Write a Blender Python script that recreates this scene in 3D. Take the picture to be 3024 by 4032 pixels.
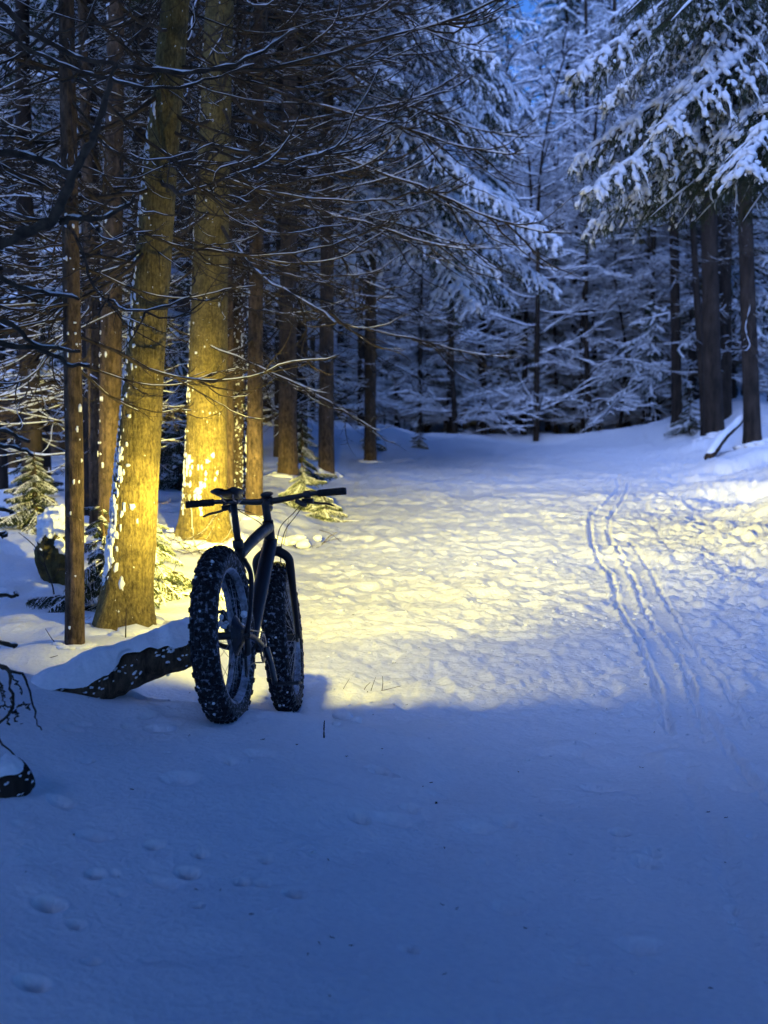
import bpy, math, random
import numpy as np
from mathutils import Vector, Matrix

for _o in list(bpy.data.objects):
    bpy.data.objects.remove(_o)
scene = bpy.context.scene
C = scene.collection
R = math.radians

# ------------------------------------------------------------------ camera
F_PX, PITCH, CAM_Z = 5900.0, R(4.5), 1.6          # focal length in pixels of the 3024x4032 frame
cam_d = bpy.data.cameras.new('camera')
cam_d.sensor_fit = 'VERTICAL'
cam_d.sensor_height = 36.0
cam_d.lens = 36.0 * F_PX / 4032.0
cam_d.clip_start = 0.05
cam_d.clip_end = 1000
cam_d.dof.use_dof = True
cam_d.dof.focus_distance = 7.6
cam_d.dof.aperture_fstop = 3.4
cam = bpy.data.objects.new('camera', cam_d)
C.objects.link(cam)
cam.location = (0, 0, CAM_Z)
cam.rotation_euler = (R(90) - PITCH, 0, 0)
scene.camera = cam

# ------------------------------------------------------------------ dusk sky, an added soft sun, exposure
SUN_EL, SUN_ROT = R(46.0), R(200)
world = bpy.data.worlds.new('World')
scene.world = world
world.use_nodes = True
nt = world.node_tree
nt.nodes.clear()
sky = nt.nodes.new('ShaderNodeTexSky')
sky.sky_type = 'NISHITA'
sky.sun_disc = False
sky.sun_elevation = SUN_EL
sky.sun_rotation = SUN_ROT
sky.ozone_density = 3.0
sky.air_density = 1.0
sky.dust_density = 0.3
tint = nt.nodes.new('ShaderNodeMix')
tint.data_type = 'RGBA'
tint.blend_type = 'MULTIPLY'
tint.inputs[0].default_value = 1.0
tint.inputs[7].default_value = (0.38, 0.80, 1.7, 1)   # blue hour as the camera's warm-lamp white balance shows it
bgn = nt.nodes.new('ShaderNodeBackground')
bgn.inputs[1].default_value = 0.05
outn = nt.nodes.new('ShaderNodeOutputWorld')
nt.links.new(sky.outputs[0], tint.inputs[6])
nt.links.new(tint.outputs[2], bgn.inputs[0])
nt.links.new(bgn.outputs[0], outn.inputs[0])

sun_d = bpy.data.lights.new('sun', 'SUN')
sun_d.energy = 2.0
sun_d.angle = R(45)                                  # broad soft light added from behind the camera to brighten the far trees
sun_d.color = (0.38, 0.52, 1.0)
sun = bpy.data.objects.new('sun', sun_d)
C.objects.link(sun)
sun.rotation_euler = (R(90) - SUN_EL, 0, R(180) - SUN_ROT)

vs = scene.view_settings
vs.view_transform = 'Standard'
vs.look = 'None'
vs.exposure = 0.85
vs.gamma = 1.0
vs.use_curve_mapping = False
scene.cycles.use_denoising = True
scene.cycles.use_light_tree = False
scene.cycles.max_bounces = 4
scene.cycles.diffuse_bounces = 2
scene.cycles.use_adaptive_sampling = True
scene.cycles.adaptive_threshold = 0.06
scene.cycles.adaptive_min_samples = 16
scene.cycles.sample_clamp_indirect = 4.0

# ------------------------------------------------------------------ helpers
rng = np.random.default_rng(7)
VK = 3024.0 / 1659.0                                # plan coordinates were read off a 1659 px wide print
FV = F_PX / VK


def at(vx, vy, y):
    """world point at ground distance y seen at plan coordinates vx, vy"""
    a = (vx - 829.5) / FV
    b = -(vy - 1106.0) / FV
    d = np.array([a, math.cos(PITCH) + b * math.sin(PITCH), -math.sin(PITCH) + b * math.cos(PITCH)])
    return np.array([0, 0, CAM_Z]) + d * (y / d[1])


def hash2(ix, iy, seed):
    h = (ix.astype(np.int64) * 374761393 + iy.astype(np.int64) * 668265263 + seed * 2246822519) & 0xffffffff
    h = ((h ^ (h >> 13)) * 1274126177) & 0xffffffff
    h = h ^ (h >> 16)
    return (h & 0xffffff) / float(0xffffff)


def vnoise(x, y, seed=0):
    x = np.asarray(x, float); y = np.asarray(y, float)
    ix = np.floor(x); iy = np.floor(y)
    fx = x - ix; fy = y - iy
    fx = fx * fx * fx * (fx * (fx * 6 - 15) + 10); fy = fy * fy * fy * (fy * (fy * 6 - 15) + 10)
    a = hash2(ix, iy, seed); b = hash2(ix + 1, iy, seed)
    c = hash2(ix, iy + 1, seed); d = hash2(ix + 1, iy + 1, seed)
    return (a + (b - a) * fx) * (1 - fy) + (c + (d - c) * fx) * fy - 0.5


def fbm(x, y, seed=0, octv=3, gain=0.5):
    s = 0; a = 1.0
    for i in range(octv):
        s = s + a * vnoise(x * 2 ** i + 17.3 * i, y * 2 ** i - 9.1 * i, seed + i)
        a *= gain
    return s


def sstep(a, b, x):
    t = np.clip((x - a) / (b - a), 0, 1)
    return t * t * (3 - 2 * t)


def mesh_np(name, V, quads=None, tris=None, mats=(), smooth=True, mi=None):
    me = bpy.data.meshes.new(name)
    V = np.ascontiguousarray(V, dtype=np.float32)
    nq = 0 if quads is None else len(quads)
    ntr = 0 if tris is None else len(tris)
    me.vertices.add(len(V))
    me.vertices.foreach_set('co', V.ravel())
    loops = []
    if nq: loops.append(np.asarray(quads, np.int32).ravel())
    if ntr: loops.append(np.asarray(tris, np.int32).ravel())
    lp = np.concatenate(loops)
    me.loops.add(len(lp))
    me.loops.foreach_set('vertex_index', lp)
    me.polygons.add(nq + ntr)
    tot = np.concatenate([np.full(nq, 4, np.int32), np.full(ntr, 3, np.int32)])
    st = np.concatenate([[0], np.cumsum(tot)[:-1]]).astype(np.int32)
    me.polygons.foreach_set('loop_start', st)
    me.polygons.foreach_set('loop_total', tot)
    me.polygons.foreach_set('use_smooth', np.full(nq + ntr, smooth, bool))
    if mi is not None:
        me.polygons.foreach_set('material_index', np.asarray(mi, np.int32))
    for m in mats:
        me.materials.append(m)
    me.update(calc_edges=True)
    me.validate()
    return me


class MB:
    """collects pieces of one part"""
    def __init__(self):
        self.V = []; self.Q = []; self.T = []; self.n = 0

    def add(self, V, quads=None, tris=None):
        V = np.asarray(V, float).reshape(-1, 3)
        self.V.append(V)
        if quads is not None and len(quads): self.Q.append(np.asarray(quads) + self.n)
        if tris is not None and len(tris): self.T.append(np.asarray(tris) + self.n)
        self.n += len(V)
        return self

    def verts(self):
        return np.concatenate(self.V)

    def mesh(self, name, mat, smooth=True, shift=None, M=None):
        V = self.verts()
        if M is not None:
            M = np.array(M); V = V @ M[:3, :3].T + M[:3, 3]
        if shift is not None: V = V - np.asarray(shift)
        return mesh_np(name, V, np.concatenate(self.Q) if self.Q else None,
                       np.concatenate(self.T) if self.T else None, (mat,), smooth)


def link(name, me, parent=None, loc=(0, 0, 0), rot=(0, 0, 0), sc=1.0):
    o = bpy.data.objects.new(name, me)
    C.objects.link(o)
    o.location = loc
    o.rotation_euler = rot
    o.scale = (sc, sc, sc) if np.isscalar(sc) else sc
    if parent is not None: o.parent = parent
    if name in ('snow', 'needles', 'branches', 'tread'): o['kind'] = 'stuff'
    return o


def tag(o, label=None, cat=None, group=None, kind=None):
    if label: o['label'] = label
    if cat: o['category'] = cat
    if group: o['group'] = group
    if kind: o['kind'] = kind
    return o


def empty(name, loc=(0, 0, 0), rot=(0, 0, 0)):
    o = bpy.data.objects.new(name, None)
    C.objects.link(o)
    o.empty_display_size = 0.1
    o.location = loc
    o.rotation_euler = rot
    return o


def frames(P, ref):
    t = np.gradient(P, axis=-2)
    t /= np.linalg.norm(t, axis=-1, keepdims=True) + 1e-9
    s = np.cross(t, ref)
    s /= np.linalg.norm(s, axis=-1, keepdims=True) + 1e-9
    u = np.cross(s, t)
    return t, s, u


def tubes(P, Rd, sides=4, ref=(0, 0, 1), caps=False, phase=0.0):
    """P (B,n,3), Rd (B,n) -> verts, quads"""
    P = np.asarray(P, float)
    if P.ndim == 2: P = P[None]; Rd = np.asarray(Rd, float)[None]
    B, n = P.shape[:2]
    t, s, u = frames(P, np.asarray(ref, float))
    a = np.arange(sides) / sides * 2 * math.pi + phase
    ring = (s[:, :, None] * np.cos(a)[None, None, :, None] + u[:, :, None] * np.sin(a)[None, None, :, None])
    V = P[:, :, None] + ring * np.asarray(Rd)[:, :, None, None]
    i = np.arange(B)[:, None, None] * n * sides
    j = np.arange(n - 1)[None, :, None] * sides
    k = np.arange(sides)[None, None, :]
    k2 = (k + 1) % sides
    Q = np.stack([i + j + k, i + j + k2, i + j + sides + k2, i + j + sides + k], -1).reshape(-1, 4)
    V = V.reshape(-1, 3)
    T = None
    if caps:
        nv = len(V)
        c0 = P[:, 0]; c1 = P[:, -1]
        V = np.concatenate([V, c0, c1])
        ar = np.arange(sides)
        T = []
        for b in range(B):
            o0 = b * n * sides; o1 = o0 + (n - 1) * sides
            T.append(np.stack([np.full(sides, nv + b), o0 + (ar + 1) % sides, o0 + ar], -1))
            T.append(np.stack([np.full(sides, nv + B + b), o1 + ar, o1 + (ar + 1) % sides], -1))
        T = np.concatenate(T)
    return V, Q, T


SNOW_SEC = np.array([(-1.0, -0.12), (-0.78, 0.55), (0.0, 1.0), (0.78, 0.55), (1.0, -0.12)])


def snow_strips(P, W, H, lift=0.0):
    """rounded ridges of snow lying along paths P (B,n,3); W half width, H height (B,n)"""
    B, n = P.shape[:2]
    t, s, u = frames(P, np.array([0, 0, 1.0]))
    flat = np.clip(1.15 - np.abs(t[..., 2]) ** 1.5, 0.1, 1.0)
    W = W * flat; H = H * flat
    s[..., 2] *= 0.3
    up = np.zeros_like(u); up[..., 2] = 1
    up = up * 0.75 + u * 0.25
    sec = SNOW_SEC
    m = len(sec)
    V = (P + up * (np.asarray(lift)[..., None] if not np.isscalar(lift) else lift))[:, :, None] \
        + s[:, :, None] * (sec[:, 0][None, None, :, None] * W[:, :, None, None]) \
        + up[:, :, None] * (sec[:, 1][None, None, :, None] * H[:, :, None, None])
    i = np.arange(B)[:, None, None] * n * m
    j = np.arange(n - 1)[None, :, None] * m
    k = np.arange(m)[None, None, :]
    k2 = (k + 1) % m
    Q = np.stack([i + j + k, i + j + k2, i + j + m + k2, i + j + m + k], -1).reshape(-1, 4)
    return V.reshape(-1, 3), Q


def resample(pts, n):
    pts = np.asarray(pts, float)
    # Catmull-Rom through pts, evaluated at n points
    m = len(pts)
    ext = np.concatenate([[2 * pts[0] - pts[1]], pts, [2 * pts[-1] - pts[-2]]])
    u = np.linspace(0, m - 1 - 1e-6, n)
    i = u.astype(int); f = (u - i)[:, None]
    p0, p1, p2, p3 = ext[i], ext[i + 1], ext[i + 2], ext[i + 3]
    return 0.5 * ((2 * p1) + (-p0 + p2) * f + (2 * p0 - 5 * p1 + 4 * p2 - p3) * f ** 2 + (-p0 + 3 * p1 - 3 * p2 + p3) * f ** 3)


def blob(center, rad, seed=0, nu=10, nv=7, amp=0.25, scale=2.0):
    """uneven closed lump"""
    th = np.linspace(0, 2 * math.pi, nu, endpoint=False)
    ph = np.linspace(-math.pi / 2, math.pi / 2, nv)[1:-1]
    T_, P_ = np.meshgrid(th, ph)
    x = np.cos(P_) * np.cos(T_); y = np.cos(P_) * np.sin(T_); z = np.sin(P_)
    k = 1 + amp * 2 * vnoise(x * scale + seed * 3.1, y * scale + z * scale * 1.3 + seed, seed)
    if nu > 14: k = k + amp * .9 * vnoise(x * scale * 2.6 + seed, y * scale * 2.6 - z * scale * 2.3, seed + 7) + amp * .35 * vnoise(x * scale * 6 + seed, y * scale * 6 - z * scale * 6, seed + 8)
    V = np.stack([x * k * rad[0], y * k * rad[1], z * k * rad[2]], -1).reshape(-1, 3)
    V = np.concatenate([V, [[0, 0, -rad[2]], [0, 0, rad[2]]]]) + np.asarray(center)
    r = nv - 2
    Q = []
    for j in range(r - 1):
        for i in range(nu):
            Q.append((j * nu + i, j * nu + (i + 1) % nu, (j + 1) * nu + (i + 1) % nu, (j + 1) * nu + i))
    b, t = r * nu, r * nu + 1
    T = [(b, (i + 1) % nu, i) for i in range(nu)] + [(t, (r - 1) * nu + i, (r - 1) * nu + (i + 1) % nu) for i in range(nu)]
    return V, np.array(Q), np.array(T)


# ------------------------------------------------------------------ materials
def mat(name):
    m = bpy.data.materials.new(name)
    m.use_nodes = True
    n = m.node_tree
    b = n.nodes['Principled BSDF']
    return m, n, b


def node(n, t, **kw):
    x = n.nodes.new(t)
    for k, v in kw.items(): setattr(x, k, v)
    return x


def noise_node(n, scale, detail=4, coord='Object', vec_scale=None, rough=0.55):
    tc = node(n, 'ShaderNodeTexCoord')
    nz = node(n, 'ShaderNodeTexNoise')
    nz.inputs['Scale'].default_value = scale
    nz.inputs['Detail'].default_value = detail
    nz.inputs['Roughness'].default_value = rough
    if vec_scale:
        mp = node(n, 'ShaderNodeMapping')
        mp.inputs['Scale'].default_value = vec_scale
        n.links.new(tc.outputs[coord], mp.inputs[0])
        n.links.new(mp.outputs[0], nz.inputs['Vector'])
    else:
        n.links.new(tc.outputs[coord], nz.inputs['Vector'])
    return nz


def ramp(n, src, stops):
    r = node(n, 'ShaderNodeValToRGB')
    el = r.color_ramp.elements
    while len(el) < len(stops): el.new(0.5)
    for e, (p, c) in zip(el, stops):
        e.position = p
        e.color = c if len(c) == 4 else (*c, 1)
    n.links.new(src, r.inputs[0])
    return r


def bump(n, b, src, strength, dist):
    bp = node(n, 'ShaderNodeBump')
    bp.inputs['Strength'].default_value = strength
    bp.inputs['Distance'].default_value = dist
    n.links.new(src, bp.inputs['Height'])
    n.links.new(bp.outputs[0], b.inputs['Normal'])
    return bp


def make_snow(name, scale, strength, dist):
    m, n, b = mat(name)
    b.inputs['Base Color'].default_value = (0.84, 0.86, 0.9, 1)
    b.inputs['Roughness'].default_value = 0.62
    b.inputs['Specular IOR Level'].default_value = 0.25
    nz = noise_node(n, scale, 5, 'Object')
    rp = ramp(n, nz.outputs[0], [(0.3, (0.79, 0.81, 0.86)), (0.7, (0.88, 0.89, 0.92))])
    n.links.new(rp.outputs[0], b.inputs['Base Color'])
    bump(n, b, nz.outputs[0], strength, dist)
    return m


M_GROUND = make_snow('ground_snow', 38, 0.55, 0.02)
M_SNOW = make_snow('clinging_snow', 60, 0.5, 0.01)


def make_bark(name, dark, light, vscale=(1, 1, 0.25), scale=26, snow=0.0, bstr=0.8, patch=None):
    m, n, b = mat(name)
    nz = noise_node(n, scale, 8, 'Object', vscale, 0.65)
    nz2 = noise_node(n, scale * 0.16, 3, 'Object')
    rp = ramp(n, nz.outputs[0], [(0.32, dark), (0.5, tuple((a + c) / 2 for a, c in zip(dark, light))), (0.68, light)])
    mx = node(n, 'ShaderNodeMix', data_type='RGBA', blend_type='MULTIPLY')
    mx.inputs[0].default_value = 0.75
    r2 = ramp(n, nz2.outputs[0], [(0.35, (0.5, 0.5, 0.48)), (0.65, (1.1, 1.05, 1.0))])
    n.links.new(rp.outputs[0], mx.inputs[6])
    n.links.new(r2.outputs[0], mx.inputs[7])
    last = mx.outputs[2]
    nz4 = noise_node(n, scale * .9, 5, 'Object', (1, 1, 0.09), .7)
    r4 = ramp(n, nz4.outputs[0], [(0.36, (0.38, 0.36, 0.33)), (0.52, (1, 1, 1))])
    m4 = node(n, 'ShaderNodeMix', data_type='RGBA', blend_type='MULTIPLY')
    m4.inputs[0].default_value = 0.7
    n.links.new(last, m4.inputs[6]); n.links.new(r4.outputs[0], m4.inputs[7])
    last = m4.outputs[2]
    if snow > 0:
        nz3 = noise_node(n, 42, 2, 'Object', (1, 1, 0.7))
        r3 = ramp(n, nz3.outputs[0], [(snow, (0, 0, 0)), (snow + 0.03, (1, 1, 1))])
        m2 = node(n, 'ShaderNodeMix', data_type='RGBA')
        n.links.new(r3.outputs[0], m2.inputs[0])
        n.links.new(last, m2.inputs[6])
        m2.inputs[7].default_value = (0.8, 0.82, 0.86, 1)
        last = m2.outputs[2]
    n.links.new(last, b.inputs['Base Color'])
    b.inputs['Roughness'].default_value = 0.9
    b.inputs['Specular IOR Level'].default_value = 0.2
    hm = node(n, 'ShaderNodeMath', operation='ADD')
    n.links.new(nz.outputs[0], hm.inputs[0]); n.links.new(nz4.outputs[0], hm.inputs[1])
    bump(n, b, hm.outputs[0], bstr, 0.014)
    return m


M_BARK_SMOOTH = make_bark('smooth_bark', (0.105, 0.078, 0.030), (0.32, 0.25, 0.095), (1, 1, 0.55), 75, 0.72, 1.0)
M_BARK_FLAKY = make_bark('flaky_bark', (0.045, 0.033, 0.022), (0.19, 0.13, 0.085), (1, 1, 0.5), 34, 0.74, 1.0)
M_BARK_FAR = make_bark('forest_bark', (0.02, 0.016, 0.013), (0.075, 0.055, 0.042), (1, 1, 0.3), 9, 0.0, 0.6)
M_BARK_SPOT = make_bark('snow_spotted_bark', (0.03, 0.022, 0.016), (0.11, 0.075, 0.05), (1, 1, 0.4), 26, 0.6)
M_TWIG = make_bark('dead_twig', (0.035, 0.027, 0.02), (0.10, 0.078, 0.055), (1, 1, 1), 20, 0.0, 0.3)

m, n, b = mat('spruce_needles')
nz = noise_node(n, 5, 3, 'Object')
rp = ramp(n, nz.outputs[0], [(0.3, (0.018, 0.03, 0.012)), (0.7, (0.055, 0.075, 0.026))])
n.links.new(rp.outputs[0], b.inputs['Base Color'])
b.inputs['Roughness'].default_value = 0.75
M_NEEDLE = m


def plain(name, col, rough=0.5, metal=0.0, spec=0.5):
    m, n, b = mat(name)
    b.inputs['Base Color'].default_value = (*col, 1)
    b.inputs['Roughness'].default_value = rough
    b.inputs['Metallic'].default_value = metal
    b.inputs['Specular IOR Level'].default_value = spec
    nz = noise_node(n, 30, 4, 'Object')
    r_ = ramp(n, nz.outputs[0], [(0.3, tuple(c * 0.75 for c in col)), (0.7, tuple(min(1, c * 1.15) for c in col))])
    n.links.new(r_.outputs[0], b.inputs['Base Color'])
    r2 = ramp(n, nz.outputs[0], [(0.3, (rough * 0.8,) * 3), (0.7, (min(1, rough * 1.2),) * 3)])
    n.links.new(r2.outputs[0], b.inputs['Roughness'])
    return m


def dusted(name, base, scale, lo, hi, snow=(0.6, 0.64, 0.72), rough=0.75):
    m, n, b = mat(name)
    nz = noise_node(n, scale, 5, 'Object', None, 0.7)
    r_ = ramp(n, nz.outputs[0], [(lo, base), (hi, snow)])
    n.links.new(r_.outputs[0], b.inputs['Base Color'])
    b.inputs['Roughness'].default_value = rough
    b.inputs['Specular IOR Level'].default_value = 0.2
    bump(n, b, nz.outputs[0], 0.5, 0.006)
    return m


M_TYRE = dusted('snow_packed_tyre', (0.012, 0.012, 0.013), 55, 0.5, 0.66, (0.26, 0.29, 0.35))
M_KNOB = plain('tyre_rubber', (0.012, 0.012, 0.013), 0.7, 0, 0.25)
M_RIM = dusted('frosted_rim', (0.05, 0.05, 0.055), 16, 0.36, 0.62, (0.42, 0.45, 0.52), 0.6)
M_FRAME = plain('black_frame_paint', (0.008, 0.008, 0.009), 0.45, 0.0, 0.35)
M_BLACK = plain('black_plastic', (0.012, 0.012, 0.013), 0.5)
M_STEEL = plain('spoke_steel', (0.35, 0.35, 0.37), 0.35, 1.0)
M_DARKSTEEL = plain('dark_alloy', (0.09, 0.09, 0.1), 0.35, 1.0)
M_RED = plain('red_anodised_alloy', (0.12, 0.008, 0.012), 0.35, 0.6)
m, n, b = mat('headlight_lens')
b.inputs['Base Color'].default_value = (1, 0.95, 0.8, 1)
b.inputs['Emission Color'].default_value = (1.0, 0.86, 0.5, 1)
b.inputs['Emission Strength'].default_value = 30
M_LENS = m

# ------------------------------------------------------------------ ground
def zpath(y):
    return np.where(y < 31, -0.161 + 0.0224 * y, 0.5334 + 0.05 * (1 - np.exp(-(np.maximum(y, 31) - 31) * 0.448)) -0.006 * np.maximum(y - 36, 0).clip(0, 25) + 0.30 * np.maximum(y - 46, 0).clip(0, 45))


XE_Y = [0, 5, 6.5, 7.4, 9, 13, 20, 26, 31, 36, 60]
XE_X = [0.6, 0.45, 0.1, -0.35, -0.55, -0.62, -0.62, -0.55, 0.35, 1.0, 1.0]
XR_Y = [0, 6, 10, 15, 21, 28, 34, 60]
XR_X = [2.2, 2.3, 2.5, 3.2, 4.1, 5.3, 6.0, 8.0]
MX = [-5, -2.2, -1.6, -1.2, -0.9, -0.65, -0.35, -0.05, 0.25, 0.6, 1.0]
MA = [0.6, 0.55, 0.47, 0.38, 0.31, 0.27, 0.24, 0.17, 0.10, 0.035, 0.0]


def zp7(X, Y):
    px, py = 2000 + X / 1.383, 1200 + Y / 1.383
    y = F_PX * 1.761 / (py - 1420)
    return ((px - 1512) / F_PX * y * 1.003, y)


TRACKS = [
    ([(905, 2330), (830, 2100), (735, 1900), (685, 1780), (610, 1640), (560, 1480), (485, 1370), (455, 1290), (445, 1200), (470, 1130), (540, 1080), (600, 990), (590, 940)], 0.017, 0.026),
    ([(1120, 2380), (1030, 2140), (980, 2000), (870, 1840), (760, 1680), (700, 1540), (640, 1410), (570, 1310), (545, 1230), (560, 1150), (620, 1080), (660, 960)], 0.017, 0.028),
    ([(1330, 2300), (1230, 2120), (1100, 1960), (930, 1720), (860, 1600), (800, 1500), (755, 1420), (650, 1290)], 0.018, 0.016),
    ([(880, 1340), (820, 1260), (770, 1190), (700, 1120)], 0.016, 0.014),
]
RAW = [resample([zp7(*p) for p in pts], 80) for pts, w, dp in TRACKS]
RAW = [q[np.argsort(q[:, 1])] for q in RAW]
STRIPS = [(RAW[0], RAW[1], 0.009), (RAW[1], RAW[2], 0.008)]
TRACKS = [(RAW[3], 0.014, 0.014), (RAW[0], .018, .042), (RAW[1], .018, .042), (RAW[2], .014, .024)]
# faint older tracks in the shaded foreground
TRACKS.append((np.array([(1.36, 3.2), (1.50, 5.0), (1.60, 7.0), (1.66, 7.6)]), 0.02, 0.022))
TRACKS.append((np.array([(1.75, 3.2), (1.84, 5.0), (1.88, 7.4)]), 0.02, 0.018))
TRACKS.append((np.array([(1.05, 3.2), (1.18, 5.0), (1.32, 6.6)]), 0.04, 0.010))


def seg_dist(x, y, pl):
    best = np.full(x.shape, 1e9)
    for (ax, ay), (bx, by) in zip(pl[:-1], pl[1:]):
        dx, dy = bx - ax, by - ay
        L = dx * dx + dy * dy
        t = np.clip(((x - ax) * dx + (y - ay) * dy) / L, 0, 1)
        d = np.hypot(x - ax - t * dx, y - ay - t * dy)
        best = np.minimum(best, d)
    return best


def g_macro(x, y):
    x = np.asarray(x, float); y = np.asarray(y, float)
    z = zpath(y)
    xe = np.interp(y, XE_Y, XE_X)
    xr = np.interp(y, XR_Y, XR_X)
    wob = 0.25 * vnoise(y * 0.8, x * 0.1, 5)
    dl = xe + wob - x
    left = 0.16 * sstep(0, 0.7, dl) + 0.07 * sstep(0.4, 3, dl) + 0.35 * sstep(2.5, 9, dl)
    left += (0.10 * vnoise(x * 0.8, y * 0.6, 11) + 0.05 * vnoise(x * 2.1, y * 1.5, 12)) * sstep(0.1, 1.2, dl)
    # small drift on the left bank near the crest
    left += 0.22 * np.exp(-((x - 0.15) / 0.7) ** 2 - ((y - 31.5) / 2.2) ** 2)
    near_y = np.interp(y, [1, 4, 5.4, 6.25, 6.5, 6.75, 7.05, 7.3], [0.45, 0.7, 0.96, 1.0, 0.93, 0.6, 0.14, 0.0])
    A = np.interp(x, MX, MA) + 0.06 * vnoise(x * 1.7, y * 1.1, 21)* sstep(0.8, -0.2, x)
    mound = A * near_y
    left = left * sstep(6.2, 8.0, y)
    lb = np.maximum(mound, left) + 0.02 * np.exp(-((mound - left) / 0.05) ** 2) * (mound > 0.01) * (left > 0.01)
    dr = x - xr - 0.3 * vnoise(y * 0.5, 3.1, 8)
    right = 0.30 * sstep(0, 2.2, dr) + 0.5 * sstep(0.5, 3.5, dr) * sstep(20, 31, y)
    right += (0.22 * vnoise(x * 0.9, y * 0.8, 31) + 0.14 * vnoise(x * 2.3, y * 1.6, 32)) * sstep(-0.5, 0.9, dr)
    right += 0.6 * np.exp(-((x - 7.0) / 1.3) ** 2 - ((y - 33) / 3.0) ** 2)
    for tx, ty, ta in ((-1.43, 8.5, .03), (-1.56, 13.0, .05), (-1.63, 7.9, .04), (-1.3, 15.0, .07), (-.84, 22.0, .08), (-1.28, 20.0, .06), (6.15, 28.0, .12), (6.4, 26.0, .1)):
        z = z + ta * np.exp(-((x - tx) ** 2 + (y - ty) ** 2) / .16)
    z = z + (0.26 * vnoise(x * 0.55, y * 0.25, 45) + 0.10 * vnoise(x * 1.4, y * .6, 46)) * sstep(29, 34, y)
    roll = 0.05 * vnoise(x * 0.35, y * 0.22, 41) + 0.02 * vnoise(x * 1.1, y * 0.9, 42)
    return z + lb + right + roll


DENTS = []      # x, y, rx, ry, depth


def g_detail(x, y):
    xe = np.interp(y, XE_Y, XE_X)
    lit = sstep(6.6, 7.6, y)
    onpath = sstep(-0.5, 0.25, x - xe) * lit
    fade = 1.0 - 0.45 * sstep(18, 34, y)
    wx = x + 0.05 * vnoise(x * 5, y * 5, 51); wy = y + 0.05 * vnoise(x * 5, y * 5, 52)
    lum = 0.016 * vnoise(wx * 5.2, wy * 3.8, 61)
    lum += 0.028 * (0.25 - np.abs(vnoise(wx * 9.5, wy * 6.4, 62)))
    lum += 0.022 * vnoise(wx * 18, wy * 12, 63)
    lum += 0.011 * vnoise(wx * 38, wy * 26, 64)
    soft = 0.045 * vnoise(wx * 1.5, wy * 1.3, 70) + 0.030 * vnoise(wx * 2.9, wy * 2.4, 71) + 0.030 * vnoise(wx * 7, wy * 6, 72) * (.5 + vnoise(wx * .9, wy * .9, 74)) * 1.6 + 0.0022 * vnoise(wx * 26, wy * 24, 73)
    rightrough = sstep(-1.2, 0.4, x - np.interp(y, XR_Y, XR_X)) * lit
    lum = lum * (.78 + 1.2 * rightrough)
    calm = np.zeros_like(x)
    groove = np.zeros_like(x)
    for pl, w, dp in TRACKS:
        lo, hi = pl.min(0) - 0.4, pl.max(0) + 0.4
        msk = (x > lo[0]) & (x < hi[0]) & (y > lo[1]) & (y < hi[1])
        if not msk.any(): continue
        xm, ym = x[msk], y[msk]
        d = seg_dist(xm, ym, pl) + 0.026 * vnoise(xm * 16, ym * 9, 81) + 0.026 * vnoise(xm * 48, ym * 34, 82)
        dp = dp * (.55 + .9 * (.5 + vnoise(xm * 3, ym * 4.5, 87)))
        g = -dp * np.exp(-(d / w) ** 4) + 0.35 * dp * np.exp(-((d - 1.9 * w) / (0.8 * w)) ** 2)
        groove[msk] += g
        calm[msk] = np.maximum(calm[msk], np.exp(-(d / 0.06) ** 4))
    for qa, qb, dp in STRIPS:
        y0 = max(qa[0, 1], qb[0, 1]); y1 = min(qa[-1, 1], qb[-1, 1])
        xa = np.interp(y, qa[:, 1], qa[:, 0]); xb = np.interp(y, qb[:, 1], qb[:, 0])
        w = np.maximum(xb - xa, .05)
        jag = 0.10 * vnoise(x * 9 + y * 3, y * 11, 83) + 0.13 * vnoise(x * 30, y * 24, 84) + .1 * vnoise(y * 3.1, y * 0, 85)
        uu_ = (x - xa) / w + jag
        inside = sstep(.0, .07, uu_) * sstep(.84, .72, uu_) * sstep(y0 - .1, y0 + .5, y) * sstep(y1 + .1, y1 - 2.0, y)
        edge = (np.exp(-((uu_ + .08) / .09) ** 2) + .7 * np.exp(-((uu_ - .9) / .08) ** 2)) * sstep(y0 - .1, y0 + .5, y) * sstep(y1 + .1, y1 - 2.0, y)
        groove += -dp * inside + .3 * dp * edge * (.5 + vnoise(x * 22, y * 18, 86))
        calm = np.maximum(calm, inside)
    z = soft + lum * onpath * fade * (1 - 0.80 * calm) + groove
    for (cx, cy, rx, ry, dp, rot) in DENTS:
        msk = (np.abs(x - cx) < 4 * max(rx, ry)) & (np.abs(y - cy) < 4 * max(rx, ry))
        if not msk.any(): continue
        dx, dy = x[msk] - cx, y[msk] - cy
        c, s = math.cos(rot), math.sin(rot)
        u, v = (dx * c + dy * s) / rx, (-dx * s + dy * c) / ry
        r2 = np.sqrt(u * u + v * v) + 0.25 * vnoise(dx / rx * 1.5 + cx * 9, dy / ry * 1.5, 91)
        z[msk] += -dp * np.exp(-np.abs(r2) ** 4) + 0.05 * dp * np.exp(-((r2 - 1.4) / 0.3) ** 2)
    return z


def gz(x, y):
    return float(g_macro(np.array([x]), np.array([y]))[0])


def ground_hit(vx, vy):
    ys = 2.5 * 1.003 ** np.arange(1100)
    p1 = at(vx, vy, 1.0)
    d = p1 - np.array([0, 0, CAM_Z])
    X = d[0] * ys; Z = CAM_Z + d[2] * ys
    k = np.argmax(Z < g_macro(X, ys))
    return at(vx, vy, ys[k])


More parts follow.
